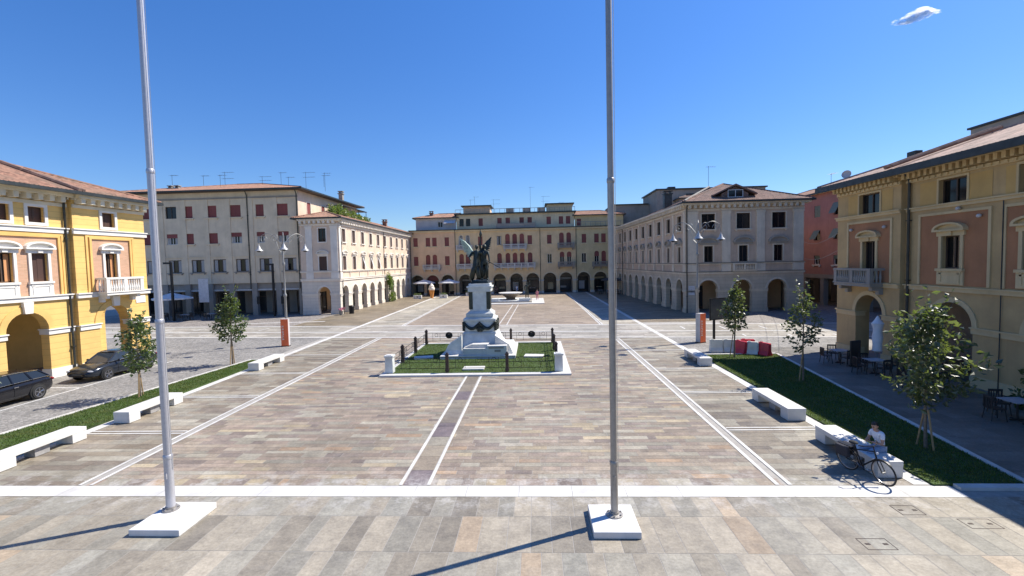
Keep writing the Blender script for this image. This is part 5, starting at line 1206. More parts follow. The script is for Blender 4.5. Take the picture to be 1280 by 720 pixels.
# ------------------------------------------------------------------ flagpoles
def flagpole(x, y, segs, base, lab, mt, flip):
    t = thing('flagpole', lab, 'flagpole', (x, y, 0), 0, 'flagpoles in front of the square')
    MB().box(*base, .012, .17).build('base_block', 'paint', t, bevel=.02)
    mb = MB(); pr = []
    for z0, z1, r in segs: pr += [(r, z0), (r * .97, z1)]
    mb.lathe(pr, (0, 0, 0), 20).build('pole', mt, t, smooth=True)
    for z0, z1, r in segs[1:]: MB().lathe([(r + .014, z0 - .07), (r + .018, z0 - .05), (r + .018, z0 + .02), (r + .004, z0 + .04)], (0, 0, 0), 20).build('collar', mt, t, smooth=True)
    MB().box(-.03, .03, -segs[0][2] - .02, -segs[0][2] + .02, 1.0, 1.14).build('hatch', mt, t)
    f = MB().lathe([(.2, .172), (.2, .2), (segs[0][2] + .02, .22), (segs[0][2] + .02, .26)], (0, 0, 0), 20)
    for q in range(6): f.lathe([(.022, .19), (.022, .235)], (.165 * math.cos(q * 1.047 + .4), .165 * math.sin(q * 1.047 + .4), 0), 6)
    f.build('flange', 'alu_d', t)
    MB().tube([(segs[0][2] + .01, 0, 1.2), (segs[0][2] + .015, 0, 15)], .006, 4).build('halyard', 'curtain', t); MB().ball((0, 0, 15.1), .13, 14, 9).build('finial', mt, t, smooth=True)
flagpole(-9.31, 11.42, [(.17, 1.55, .104), (1.55, 4.97, .092), (4.97, 8.65, .082), (8.65, 15, .073)], (-.30, .93, -.95, .38), 'left flagpole, thicker bright aluminium pole on a white square block', 'alu', 1)
flagpole(1.78, 11.2, [(.17, 1.45, .09), (1.45, 8.05, .08), (8.05, 15, .072)], (-.58, .48, -.74, .5), 'right flagpole, thinner grey aluminium pole on a white square block near the middle', 'alu_d', 1)

# ------------------------------------------------------------------ benches
def bench(lab):
    t = thing('stone_bench', lab, 'bench', (0, 0, 0), 0, 'white stone benches along the grass strips')
    MB().box(-.34, .34, -1.5, 1.5, .33, .47).build('seat', 'marble', t, bevel=.012)
    for y in (-1.22, 1.22): MB().box(-.335, .335, y - .275, y + .275, .008, .33).build('leg', 'marble', t, bevel=.012)
    MB().box(-.2, .2, -.25, .25, .008, .328).build('leg', 'granite', t); return t
bn = [(-17.15, 15.35, 'left-hand white bench nearest the viewer, cut by the picture edge', 0), (-16.95, 20.0, 'left-hand white bench beside the left flagpole', 0), (-17.15, 29.55, 'left-hand white bench farthest back, near the orange totem', 0),
      (9.75, 29.3, 'right-hand white bench farthest back, below the dark board', 0), (9.75, 19.75, 'right-hand white bench in the middle, beside the grass', 0), (9.72, 14.95, 'right-hand white bench with the man and the bicycle', 0)]
p0 = bench(bn[0][2])
for i, (x, y, lab, a) in enumerate(bn):
    o = p0 if i == 0 else copy_tree(p0); o.location = (x, y, .016); o['label'] = lab; o.rotation_euler = (0, 0, R(a))

# ------------------------------------------------------------------ street lamps, totems, board
def curl(mb, c, r0, turns, a0, sgn, ux, rad):
    pts = []
    for k_ in range(22):
        t = k_ / 21; q = a0 + sgn * turns * 6.28 * t; rr = r0 * (1 - .8 * t); pts.append((c[0] + ux[0] * rr * math.cos(q), c[1] + ux[1] * rr * math.cos(q), c[2] + rr * math.sin(q)))
    mb.tube(pts, rad, 5)
def lamp(x, y, lab, a0, zt=8.6):
    t = thing('street_lamp', lab, 'street lamp', (x, y, 0), 0, 'ornate three-armed lamps on the square')
    MB().lathe([(.13, 0), (.13, 1.9), (.09, 2.2), (.09, 3.9), (.13, 3.95), (.13, 4.1), (.07, 4.2), (.065, 6.4), (.1, 6.45), (.1, 6.6), (.055, 6.7), (.05, zt), (.02, zt + .1)], (0, 0, 0), 12).build('pole', 'lampgrey', t, smooth=True)
    for k_ in range(3):
        q = R(a0 + 120 * k_); ux = (math.cos(q), math.sin(q)); a = MB(); pts = []
        for j in range(17):
            s = j / 16; rr = 1.95 * s; z = 7.9 + 1.0 * math.sin(s * math.pi * .78) ** .9 * 1.05 if s > 0 else 7.5
            pts.append((ux[0] * rr, ux[1] * rr, z))
        pts[-1] = (ux[0] * 1.95, ux[1] * 1.95, 8.15); a.tube(pts, .026, 6)
        curl(a, (ux[0] * .62, ux[1] * .62, 8.55), .36, 1.4, 0, 1, ux, .02); curl(a, (ux[0] * 1.55, ux[1] * 1.55, 8.5), .30, 1.2, 3.14, -1, ux, .02); a.tube([(0, 0, 7.3), (ux[0] * .3, ux[1] * .3, 7.6), (ux[0] * .55, ux[1] * .55, 8.35)], .025, 5)
        ar = a.build('arm', 'lampgrey', t)
        sh = MB().lathe([(.03, .45), (.04, .3), (.10, .22), (.13, .08), (.29, -.08), (.31, -.12), (.27, -.1)], (ux[0] * 1.95, ux[1] * 1.95, 7.72), 16).mesh('lamp_shade', 'lampwhite', True); put('lamp_shade', sh, ar)
        put('bulb', MB().ball((ux[0] * 1.95, ux[1] * 1.95, 7.58), (.17, .17, .09), 10, 6).mesh('bulb', 'glass', True), ar)
lamp(-19.9, 37.3, 'ornate grey street lamp rising from the orange totem on the left', 180); lamp(12.05, 36.2, 'ornate grey street lamp rising from the orange totem on the right', 14)
def totem(x, y, rz, lab):
    t = thing('sign_totem', lab, 'totem', (x, y, 0), rz, 'orange sign totems at the foot of the lamps')
    MB().box(-.27, .27, -.22, .2, .06, 2.18).build('housing', 'totemgrey', t, bevel=.01); MB().box(-.275, .275, -.245, -.222, .062, 2.178).build('front_panel', 'orange', t)
    l_ = MB()           # upright line of small pale letters, unreadable at this distance in the photograph
    for k_ in range(9): l_.box(-.2, -.06, -.251, -.246, .55 + k_ * .13, .55 + k_ * .13 + (.035 if k_ % 2 else .06)); l_.box(-.2 if k_ % 3 else -.1, -.17 if k_ % 3 else -.06, -.2515, -.2465, .55 + k_ * .13, .64 + k_ * .13)
    l_.build('lettering', 'whiteplast', t); MB().box(-.3, .3, -.26, .24, .008, .06).build('foot', 'black', t)
totem(-19.85, 37.0, R(12), 'leftmost orange totem, standing on the paving by the left lamp'); totem(12.15, 35.85, R(30), 'orange and grey totem on the right, beside the dark board')
t = thing('information_board', 'dark framed information board on a single post by the young tree', 'notice board', (11.9, 32.5, 0), R(28))
MB().box(-.06, .06, -.06, .06, .0, 3.4).build('post', 'black', t); MB().cbox(0, 0, .01, .5, .4, .05).build('foot', 'black', t)
o = MB().box(-.45, 1.15, -.12, -.065, 2.15, 3.5).build('board', 'board', t); put('frame', MB().band([(-.45, 2.15), (-.45, 3.5), (1.15, 3.5), (1.15, 2.15), (-.45, 2.15)], [(-.5, 2.1), (-.5, 3.55), (1.2, 3.55), (1.2, 2.1), (-.5, 2.1)], -.135, -.06).mesh('frame', 'black'), o)
def slim_post(x, y, h, lab):
    t = thing('slim_lamp', lab, 'lamp post', (x, y, 0), 0, 'black posts before the grey apartment house'); MB().cbox(0, 0, 0, .22, .22, h).build('post', 'black', t); MB().box(-.9, .11, -.13, .13, h, h + .22).build('lamp_head', 'black', t)
slim_post(-44.2, 56.5, 7.0, 'black slab street lamp before the grey apartment house, left one'); slim_post(-33.6, 60.2, 6.6, 'black slab street lamp before the grey apartment house, right one')

# ------------------------------------------------------------------ plastic barriers
def barrier(x, y, rz, mt, lab, L=1.0):
    t = thing('plastic_barrier', lab, 'barrier', (x, y, .01), rz, 'plastic road barriers at the end of the grass')
    prof = [(-.24, 0), (-.24, .12), (-.13, .34), (-.09, .85), (.09, .85), (.13, .34), (.24, .12), (.24, 0)]
    i = MB(); n = len(prof); i.v = [(-L / 2, a, c) for a, c in prof] + [(L / 2, a, c) for a, c in prof]; i.f = [tuple(range(n)), tuple(range(2 * n - 1, n - 1, -1))] + [(j, n + j, n + (j + 1) % n, (j + 1) % n) for j in range(n)]
    i.build('shell', mt, t, bevel=.025)
    MB().cbox(-L / 2 + .16, 0, .852, .16, .1, .03).build('filler_cap', mt, t)
    MB().box(L / 2, L / 2 + .05, -.05, .05, .1, .8).build('joint', mt, t)
barrier(11.85, 32.0, R(-4), 'whiteplast', 'weathered white plastic barrier beside the board post', .8); barrier(12.72, 31.95, R(-8), 'whiteplast', 'white plastic barrier directly behind the young tree trunk', .8)
barrier(13.2, 31.35, R(-66), 'redplast', 'red plastic barrier nearest the young tree', .8); barrier(13.85, 31.95, R(-8), 'redplast', 'red plastic barrier at the back of the group', .8); barrier(13.72, 30.95, R(-24), 'whiteplast', 'white plastic barrier between two red ones', .62); barrier(14.3, 30.55, R(-66), 'redplast', 'red plastic barrier at the right end of the group', .8)

# ------------------------------------------------------------------ trees and plants
def leaf_cloud(pts, dirs, size, mt, name, tone=None):
    k = len(pts); pts = np.array(pts); V = np.zeros((k, 6, 3)); 
    for i in range(k):
        d = Vector(dirs[i]).normalized(); s = size * random.uniform(.65, 1.25); a = d.orthogonal().normalized(); a.rotate(Quaternion(d, random.uniform(0, 6.28))); nn = d.cross(a)
        p = Vector(pts[i]); f = nn * s * .14
        q = (p, p + d * s * .45 + a * s * .3 + f, p + d * s, p + d * s * .45 - a * s * .3 + f, p + d * s * .5, p + d * s * .5)
        for j in range(4): V[i, j] = q[j]
    F_ = []; vv = V[:, :4].reshape(-1, 3)
    for i in range(k): F_ += [(4 * i, 4 * i + 1, 4 * i + 2), (4 * i, 4 * i + 2, 4 * i + 3)]
    me = bpy.data.meshes.new(name); me.from_pydata(vv.tolist(), [], F_)
    at = me.attributes.new('leaf_tone', 'FLOAT', 'FACE'); tn = np.repeat(np.clip(RNG.normal(.45, .3, k), 0, 1), 2).astype(np.float32); at.data.foreach_set('value', tn)
    me.materials.append(M[mt]); return me
def tree(x, y, h, z0, rad, lab, nl, size, mt='leaf', seed=1, stakes=2, top=.5, sparse=0):
    random.seed(seed); t = thing('young_tree', lab, 'tree', (x, y, .06), random.uniform(0, 6), 'young trees on the grass strips')
    tr = MB(); tp = [(0, 0, 0), (.02, .01, z0 * .6), (.0, .03, z0), (.03, 0, (z0 + h) / 2), (0, .02, h * .93)]; tr.tube(tp, [.055, .045, .04, .028, .008], 8); trk = tr.build('trunk', 'bark', t, smooth=True)
    P_, D_ = [], []; lm = MB(); nb = 34
    for b_ in range(nb):
        f = (b_ + random.random()) / nb; z = z0 * .92 + (h * .93 - z0) * f; q = b_ * 2.4 + random.uniform(-.5, .5)
        env = math.sin(math.pi * min(1, (f * .86 + .14)) ** .8) ** .75; L = rad * max(.22, env) * random.uniform(.62, 1.18)
        u_ = random.uniform(.25, .75) + f * .5; d = Vector((math.cos(q), math.sin(q), u_)).normalized(); p = Vector((0, 0, z)); pts = [p]
        for k_ in range(4): d = (d + Vector((random.uniform(-.2, .2), random.uniform(-.2, .2), random.uniform(-.12, .1)))).normalized(); p = p + d * L / 4; pts.append(p)
        lm.tube([tuple(v) for v in pts], [.016, .012, .009, .006, .003], 4)
        for k_ in range(int(nl / nb * (L / rad + .25))):
            s = random.uniform(.12 + sparse * .2, 1.03) ** .8 * 4; i = min(3, int(s)); c = pts[i].lerp(pts[i + 1], s - i) + Vector((random.gauss(0, .1), random.gauss(0, .1), random.gauss(0, .09))) * (rad / 1.1)
            P_.append(tuple(c)); D_.append((d.x * .6 + random.gauss(0, .6), d.y * .6 + random.gauss(0, .6), random.gauss(-.15, .5)))
    for k_ in range(4):
        q = random.uniform(0, 6.28); p = Vector((0, .02, h * .8)); e = Vector((math.cos(q) * rad * random.uniform(.2, .6), math.sin(q) * rad * random.uniform(.2, .6), h * random.uniform(1.0, 1.1))); lm.tube([tuple(p), tuple(p.lerp(e, .5) + Vector((0, 0, -.05))), tuple(e)], [.012, .008, .003], 4)
        for j in range(9): P_.append(tuple(p.lerp(e, .2 + .09 * j) + Vector((random.gauss(0, .03), random.gauss(0, .03), 0)))); D_.append((random.gauss(0, 1), random.gauss(0, 1), .4))
    put('limbs', lm.mesh('limbs', 'bark'), trk); put('crown', leaf_cloud(P_, D_, size, mt, 'crown'), t)
    for k_ in range(stakes):
        q = random.uniform(0, 6.28) if stakes == 1 else k_ * 3.0 + .4; MB().tube([(.28 * math.cos(q), .28 * math.sin(q), -.02), (.06 * math.cos(q), .06 * math.sin(q), z0 * .95)], .03, 6).build('stake', 'stake', t)
tree(12.25, 15.5, 4.75, 1.3, 1.42, 'nearest young tree on the right, broad leafy crown beside the seated man', 2000, .2, 'leafdry', 3)
tree(13.19, 24.16, 4.6, 1.5, .95, 'sparse young tree on the right strip before the ochre house corner', 700, .19, 'leafdry', 4, 1, sparse=1)
tree(12.22, 29.98, 4.65, 1.75, .85, 'dense young tree beside the dark board and the red barriers', 1300, .19, 'leafdry', 5, 1)
tree(-19.47, 22.41, 4.2, 1.3, 1.1, 'young tree on the left strip in front of the grey car', 1100, .19, 'leaf', 6)
tree(-19.71, 30.01, 4.8, 1.55, 1.02, 'dense young tree at the far end of the left grass strip', 1700, .19, 'leaf', 8)
tree(-20.6, 15.9, 4.6, 1.5, 1.12, 'young tree on the left strip, its twigs reaching in at the picture edge', 1100, .17, 'leaf', 9)
random.seed(21)
def shrub(name, x0, x1, y0, y1, z0, z1, n, size, lab, mt, cat='plant', group=None, stem=True):
    cx, cy = (x0 + x1) / 2, (y0 + y1) / 2; t = thing(name, lab, cat, (cx, cy, z0), 0, group); P_, D_ = [], []
    blobs = [(random.uniform(-.7, .7) * (x1 - x0) / 2, random.uniform(-.8, .8) * (y1 - y0) / 2, random.uniform(.15, .85) * (z1 - z0), random.uniform(.25, .5)) for _ in range(7)]
    for _ in range(n):
        bx, by, bz, br = random.choice(blobs); v = Vector((random.gauss(0, 1), random.gauss(0, 1), random.gauss(0, 1))).normalized() * random.uniform(.5, 1)
        P_.append((bx + v.x * br * (x1 - x0) * .6, by + v.y * br * (y1 - y0) * .6, max(.02, bz + v.z * br * (z1 - z0) * .6))); D_.append((v.x + random.gauss(0, .5), v.y + random.gauss(0, .5), v.z))
    put('foliage', leaf_cloud(P_, D_, size, mt, 'foliage'), t)
    if stem:
        mb = MB()
        for bx, by, bz, br in blobs: mb.tube([(bx * .2, by * .2, 0), (bx * .6, by * .6, bz * .5), (bx, by, bz)], [.04, .03, .01], 5)
        mb.build('stem', 'bark', t)
shrub('climbing_plant', -25.3, -24.4, 81.0, 83.6, .01, 4.6, 1100, .3, 'green climber covering a pier of the sunlit cream palace', 'leafivy')
for k, (y, h) in enumerate(((64.6, 1.3), (66.4, 1.8), (68.4, 1.9), (70.4, 1.7), (72.6, 1.9), (74.8, 1.7), (77, 1.6), (79.2, 1.4))):
    shrub('terrace_shrub', -28.6, -27.2, y - 1.4, y + 1.4, 12.9, 12.9 + h, 460, .3, 'bushy terrace plant above the cream palace roof', 'leafivy', 'plant', 'roof terrace plants on the cream palace')
for x, y, lab, mt in ((-24.9, 60.3, 'pot of pink flowers at the corner of the cream palace', 'flower'),):
    t = thing('flower_pot', lab, 'flower pot', (x, y, .01)); MB().lathe([(.2, 0), (.3, .5), (.32, .5), (.27, .46)], (0, 0, 0), 12).build('pot', 'greyd', t); f = MB()
    for k in range(16): f.ball((random.gauss(0, .18), random.gauss(0, .18), .62 + random.random() * .25), .1, 6, 4)
    f.build('flowers', mt, t)
t = thing('litter_bin', 'black litter bin at the foot of the first sunlit arch', 'bin', (-24.2, 62.0, .01)); MB().lathe([(.3, 0), (.36, .9), (.38, .92), (.38, .98)], (0, 0, 0), 14).build('body', 'black', t); MB().lathe([(.38, .98), (.3, 1.08), (.1, 1.1)], (0, 0, 0), 14).build('lid', 'black', t)

# ------------------------------------------------------------------ fountain and far-end furniture
t = thing('fountain', 'round pale-rimmed bowl fountain on stepped base at the far end of the square', 'fountain', (-3.9, 77.0, 0))
MB().box(-5.2, 5.3, -5.2, 5.2, .008, .10).build('paved_platform', 'marble', t); MB().box(-3.6, 3.4, -3.6, 3.6, .102, .24).build('plinth', 'greyd', t); MB().box(-3.2, 3.0, -3.2, 3.2, .242, .38).build('step', 'marbleg', t)
MB().lathe([(.8, .38), (.7, .6), (.95, .85), (1.6, 1.25), (1.8, 1.33), (1.8, 1.4)], (0, -.6, 0), 24).build('bowl', 'brown', t, smooth=True); MB().lathe([(1.88, 1.4), (1.9, 1.44), (1.88, 1.5), (1.6, 1.5)], (0, -.6, 0), 24).build('rim', 'marble', t, smooth=True); MB().lathe([(1.65, 1.44), (0.01, 1.44)], (0, -.6, 0), 24).build('water', 'water', t)
for x in (-2.6, 2.3): MB().box(x - .9, x + .9, -3.15, -2.75, .382, .72).build('side_basin', 'marbleg', t)
for k, z0 in enumerate((0,)):
    J = standing(); st2 = thing('bronze_figure', 'dark bronze standing figure raising an arm beside the fountain', 'statue', (-1.3, 77.2, .38)); kk = 1.5
    n = {}; 
    for a, r_ in (('pelvis', (.13, .11)), ('waist', (.12, .1)), ('chest', (.16, .12)), ('collar', (.12, .09)), ('neck', .06)): n[a] = (tuple(Vector(J[a]) * kk), tuple(x * kk for x in r_) if isinstance(r_, tuple) else r_ * kk)
    J['elR'] = (.32, .1, 1.62); J['wrR'] = (.28, .12, 1.92)
    e = [('pelvis', 'waist'), ('waist', 'chest'), ('chest', 'collar'), ('collar', 'neck')]
    for s in 'LR':
        for a, r_ in (('sh', .07), ('el', .052), ('wr', .04), ('hip', .1), ('kn', .08), ('an', .06)): n[a + s] = (tuple(Vector(J[a + s]) * kk), r_ * kk)
        e += [('collar', 'sh' + s), ('sh' + s, 'el' + s), ('el' + s, 'wr' + s), ('pelvis', 'hip' + s), ('hip' + s, 'kn' + s), ('kn' + s, 'an' + s)]
    put('figure', join_meshes('figure', [skin_mesh(n, e, 'bronze'), *head_mesh(Vector(J['head']) * kk, (0, -1, 0), 0, 'bronze', kk)], 'bronze'), st2); MB().cbox(0, 0, 0, .8, .7, .12).build('foot', 'bronze', st2)
def parasol(x, y, r_, h, mt, lab, cat='parasol', group='open parasols of the cafes', rz=0):
    t = thing('parasol', lab, cat, (x, y, .01), rz, group); MB().tube([(0, 0, 0), (0, 0, h + .1)], .04, 7).build('pole', 'lampgrey', t); MB().cbox(0, 0, 0, .7, .7, .08).build('base', 'greyd', t)
    c = MB(); n = 8
    for k_ in range(n):
        a, b_ = 6.283 * k_ / n + .39, 6.283 * (k_ + 1) / n + .39; A = (r_ * math.cos(a), r_ * math.sin(a), h - r_ * .3); B = (r_ * math.cos(b_), r_ * math.sin(b_), h - r_ * .3)
        c.quad((0, 0, h), A, B); c.quad(A, (A[0], A[1], A[2] - .18), (B[0], B[1], B[2] - .18), B)
    c.build('canopy', mt, t); rb = MB()
    for k_ in range(n): a = 6.283 * k_ / n + .39; rb.tube([(0, 0, h - .05), (r_ * .98 * math.cos(a), r_ * .98 * math.sin(a), h - r_ * .3 - .02)], .015, 4)
    rb.build('rib', 'lampgrey', t)
parasol(-22.0, 94.6, 2.2, 3.3, 'canvasg', 'open pale grey parasol at the far left, above the ice cream cone'); parasol(-17.0, 94.6, 2.2, 3.3, 'canvasg', 'open pale grey parasol right of the ice cream cone')
parasol(-46.2, 59.0, 2.3, 3.4, 'canvas', 'open white parasol in the shade of the grey apartment house'); parasol(14.6, 92.5, 2.0, 3.2, 'canvasd', 'open dark parasol in the shade by the flagpole, left one'); parasol(17.0, 90.8, 1.7, 3.1, 'canvasd', 'open dark parasol in the shade against the stone palace')
t = thing('ice_cream_cone', 'giant orange ice cream cone figure with white scoop at the far left of the square', 'cone sign', (-19.0, 87.5, .01)); t.scale = (1.2, 1.2, 1.22); MB().lathe([(.2, 0), (.25, .1), (.22, .15), (.34, .8), (.42, 1.2), (.46, 1.25)], (0, 0, 0), 16).build('wafer', 'cone', t, smooth=True)
c = MB().lathe([(.44, 1.25), (.5, 1.45), (.44, 1.62), (.36, 1.7), (.38, 1.85), (.26, 2.0), (.2, 2.1), (.02, 2.3)], (0, 0, 0), 16); c.build('scoop', 'cream2', t, smooth=True)
def planter(x, y, L, lab):
    t = thing('planter_box', lab, 'planter', (x, y, .01), 0, 'white box planters at the far end'); MB().cbox(0, 0, 0, L, .6, .62).build('box', 'paint', t, bevel=.02); P_ = [(random.uniform(-L / 2, L / 2) * .9, random.uniform(-.25, .25), .62 + random.random() * .3) for _ in range(70)]; put('foliage', leaf_cloud(P_, [(random.gauss(0, 1), random.gauss(0, 1), 1) for _ in P_], .2, 'leaf', 'foliage'), t); MB().cbox(0, -.305, .2, .3, .012, .3).build('badge', 'greyd', t)
planter(-21.6, 87.3, 1.5, 'white box planter left of the ice cream cone'); planter(-16.8, 87.3, 1.4, 'white box planter right of the ice cream cone'); planter(-12.9, 92.5, 1.0, 'small white box planter behind the monument')
# cafe furniture
def table(lab, w_=.8):
    t = thing('cafe_table', lab, 'table', (0, 0, 0), 0, 'cafe tables under the arcades'); MB().cbox(0, 0, .71, w_, w_, .035).build('tabletop', 'tabletop', t, bevel=.008); MB().tube([(0, 0, .03), (0, 0, .71)], .035, 8).build('leg', 'plastic', t); MB().box(-.26, .26, -.03, .03, 0, .04).box(-.028, .028, -.26, .26, .001, .039).build('foot', 'plastic', t); return t
def chair(lab):
    t = thing('cafe_chair', lab, 'chair', (0, 0, 0), 0, 'dark cafe chairs under the arcades'); MB().box(-.23, .23, -.22, .22, .42, .46).build('seat', 'plastic', t, bevel=.01); b_ = MB().box(-.23, .23, -.24, -.2, .82, .9).box(-.23, -.18, -.242, -.202, .46, .82).box(.18, .23, -.242, -.202, .46, .82)
    for k_ in range(4): b_.box(-.13 + k_ * .08, -.1 + k_ * .08, -.235, -.21, .46, .82)
    b_.build('backrest', 'plastic', t)
    for sx in (-1, 1):
        for sy in (-1, 1): MB().tube([(sx * .24, sy * .24, 0), (sx * .2, sy * .19, .42)], .02, 6).build('leg', 'plastic', t)
        MB().box(sx * .25 - .02, sx * .25 + .02, -.2, .2, .64, .67).box(sx * .25 - .018, sx * .25 + .018, .15, .19, .44, .64).build('armrest', 'plastic', t)
    return t
tb0 = table('x'); ch0 = chair('x'); first = [1, 1]
def set_table(x, y, lab, chairs, z=.016):
    o = tb0 if first[0] else copy_tree(tb0); first[0] = 0; o.location = (x, y, z); o['label'] = lab
    for k_, (dx, dy, cl_) in enumerate(chairs):
        c = ch0 if first[1] else copy_tree(ch0); first[1] = 0; c.location = (x + dx, y + dy, z); c.rotation_euler = (0, 0, math.atan2(-dy, -dx) - math.pi / 2 + random.uniform(-.25, .25)); c['label'] = cl_
A4 = lambda w: [(-.75, .05, 'dark chair on the square side of ' + w), (.75, -.05, 'dark chair on the arcade side of ' + w), (.05, .75, 'dark cafe chair behind ' + w), (-.05, -.75, 'dark cafe chair in front of ' + w)]
for x, y, w in ((17.5, 28.3, 'the table at the ochre corner pier'), (17.6, 25.6, 'the table by the folded parasol'), (17.9, 22.9, 'the table behind the nearest right tree'), (17.6, 18.2, 'the near table at the right edge')): set_table(x, y, 'pale topped cafe table, ' + w, A4(w))
for x, y, w in ((-46.5, 57.2, 'the left table by the grey house'), (-43.2, 57.0, 'the middle table by the grey house'), (-40.2, 57.6, 'the right table by the grey house'), (12.2, 90.5, 'the far table left of the dark parasols'), (15.2, 89.5, 'the far table under a dark parasol')): set_table(x, y, 'cafe table, ' + w, A4(w))
for x, y, lab in ((18.6, 29.3, 'tall dark menu stand near the folded parasol'),):
    t = thing('menu_stand', lab, 'menu stand', (x - .9, y - 2.0, .016), R(20)); MB().cbox(0, 0, 0, .5, .4, .06).build('foot', 'plastic', t); MB().box(-.36, .36, -.04, .04, .06, 1.45).build('panel', 'plastic', t)
t = thing('folded_parasol', 'folded white parasol standing among the tables under the ochre house', 'parasol', (18.6, 26.9, .016)); MB().tube([(0, 0, 0), (0, 0, 2.9)], .03, 7).build('pole', 'lampgrey', t); MB().cbox(0, 0, 0, .6, .6, .08).build('base', 'greyd', t)
MB().lathe([(.1, .85), (.24, .95), (.22, 1.3), (.26, 1.7), (.2, 2.1), (.3, 2.45), (.17, 2.6), (.03, 2.85)], (0, 0, 0), 9).build('canopy', 'canvas', t, smooth=True)
for x, y, h, lab in ((19.2, 19.2, 1.7, 'dark bushy potted plant against the ochre house pier'), (18.9, 17.0, 1.3, 'dark bushy potted plant at the right picture edge')): shrub('potted_plant', x - .5, x + .5, y - .5, y + .5, .02, h, 420, .2, lab, 'leaf', 'plant')
t = thing('roller_screen', 'long white fabric blind hanging from the grey apartment house', 'blind', (-43.0, 60.2, 0)); MB().box(-.55, .75, -.03, .03, 2.0, 5.0).build('fabric', 'canvasg', t); MB().tube([(-.6, 0, 5.02), (.8, 0, 5.02)], .05, 8).build('tube', 'totemgrey', t); MB().tube([(-.5, 0, 0), (-.5, 0, 2.0)], .03, 6).build('post', 'black', t); MB().tube([(.7, 0, 0), (.7, 0, 2)], .03, 6).build('post', 'black', t)
for k, (a, c, sag) in enumerate((((30.2, 55.7, 7.9), (20.0, 32.6, 7.7), .5), ((30.3, 55.6, 6.0), (20.0, 32.5, 6.6), .4))):
    a, c = Vector(a), Vector(c); o = MB().tube([tuple(a.lerp(c, i / 14) - Vector((0, 0, sag * math.sin(math.pi * i / 14)))) for i in range(15)], .011, 5).build('overhead_cable', 'lampgrey'); tag(o, 'thin %s cable strung from the stone palace to the ochre house' % ('upper', 'lower')[k], 'cable', 'cables across the side street')

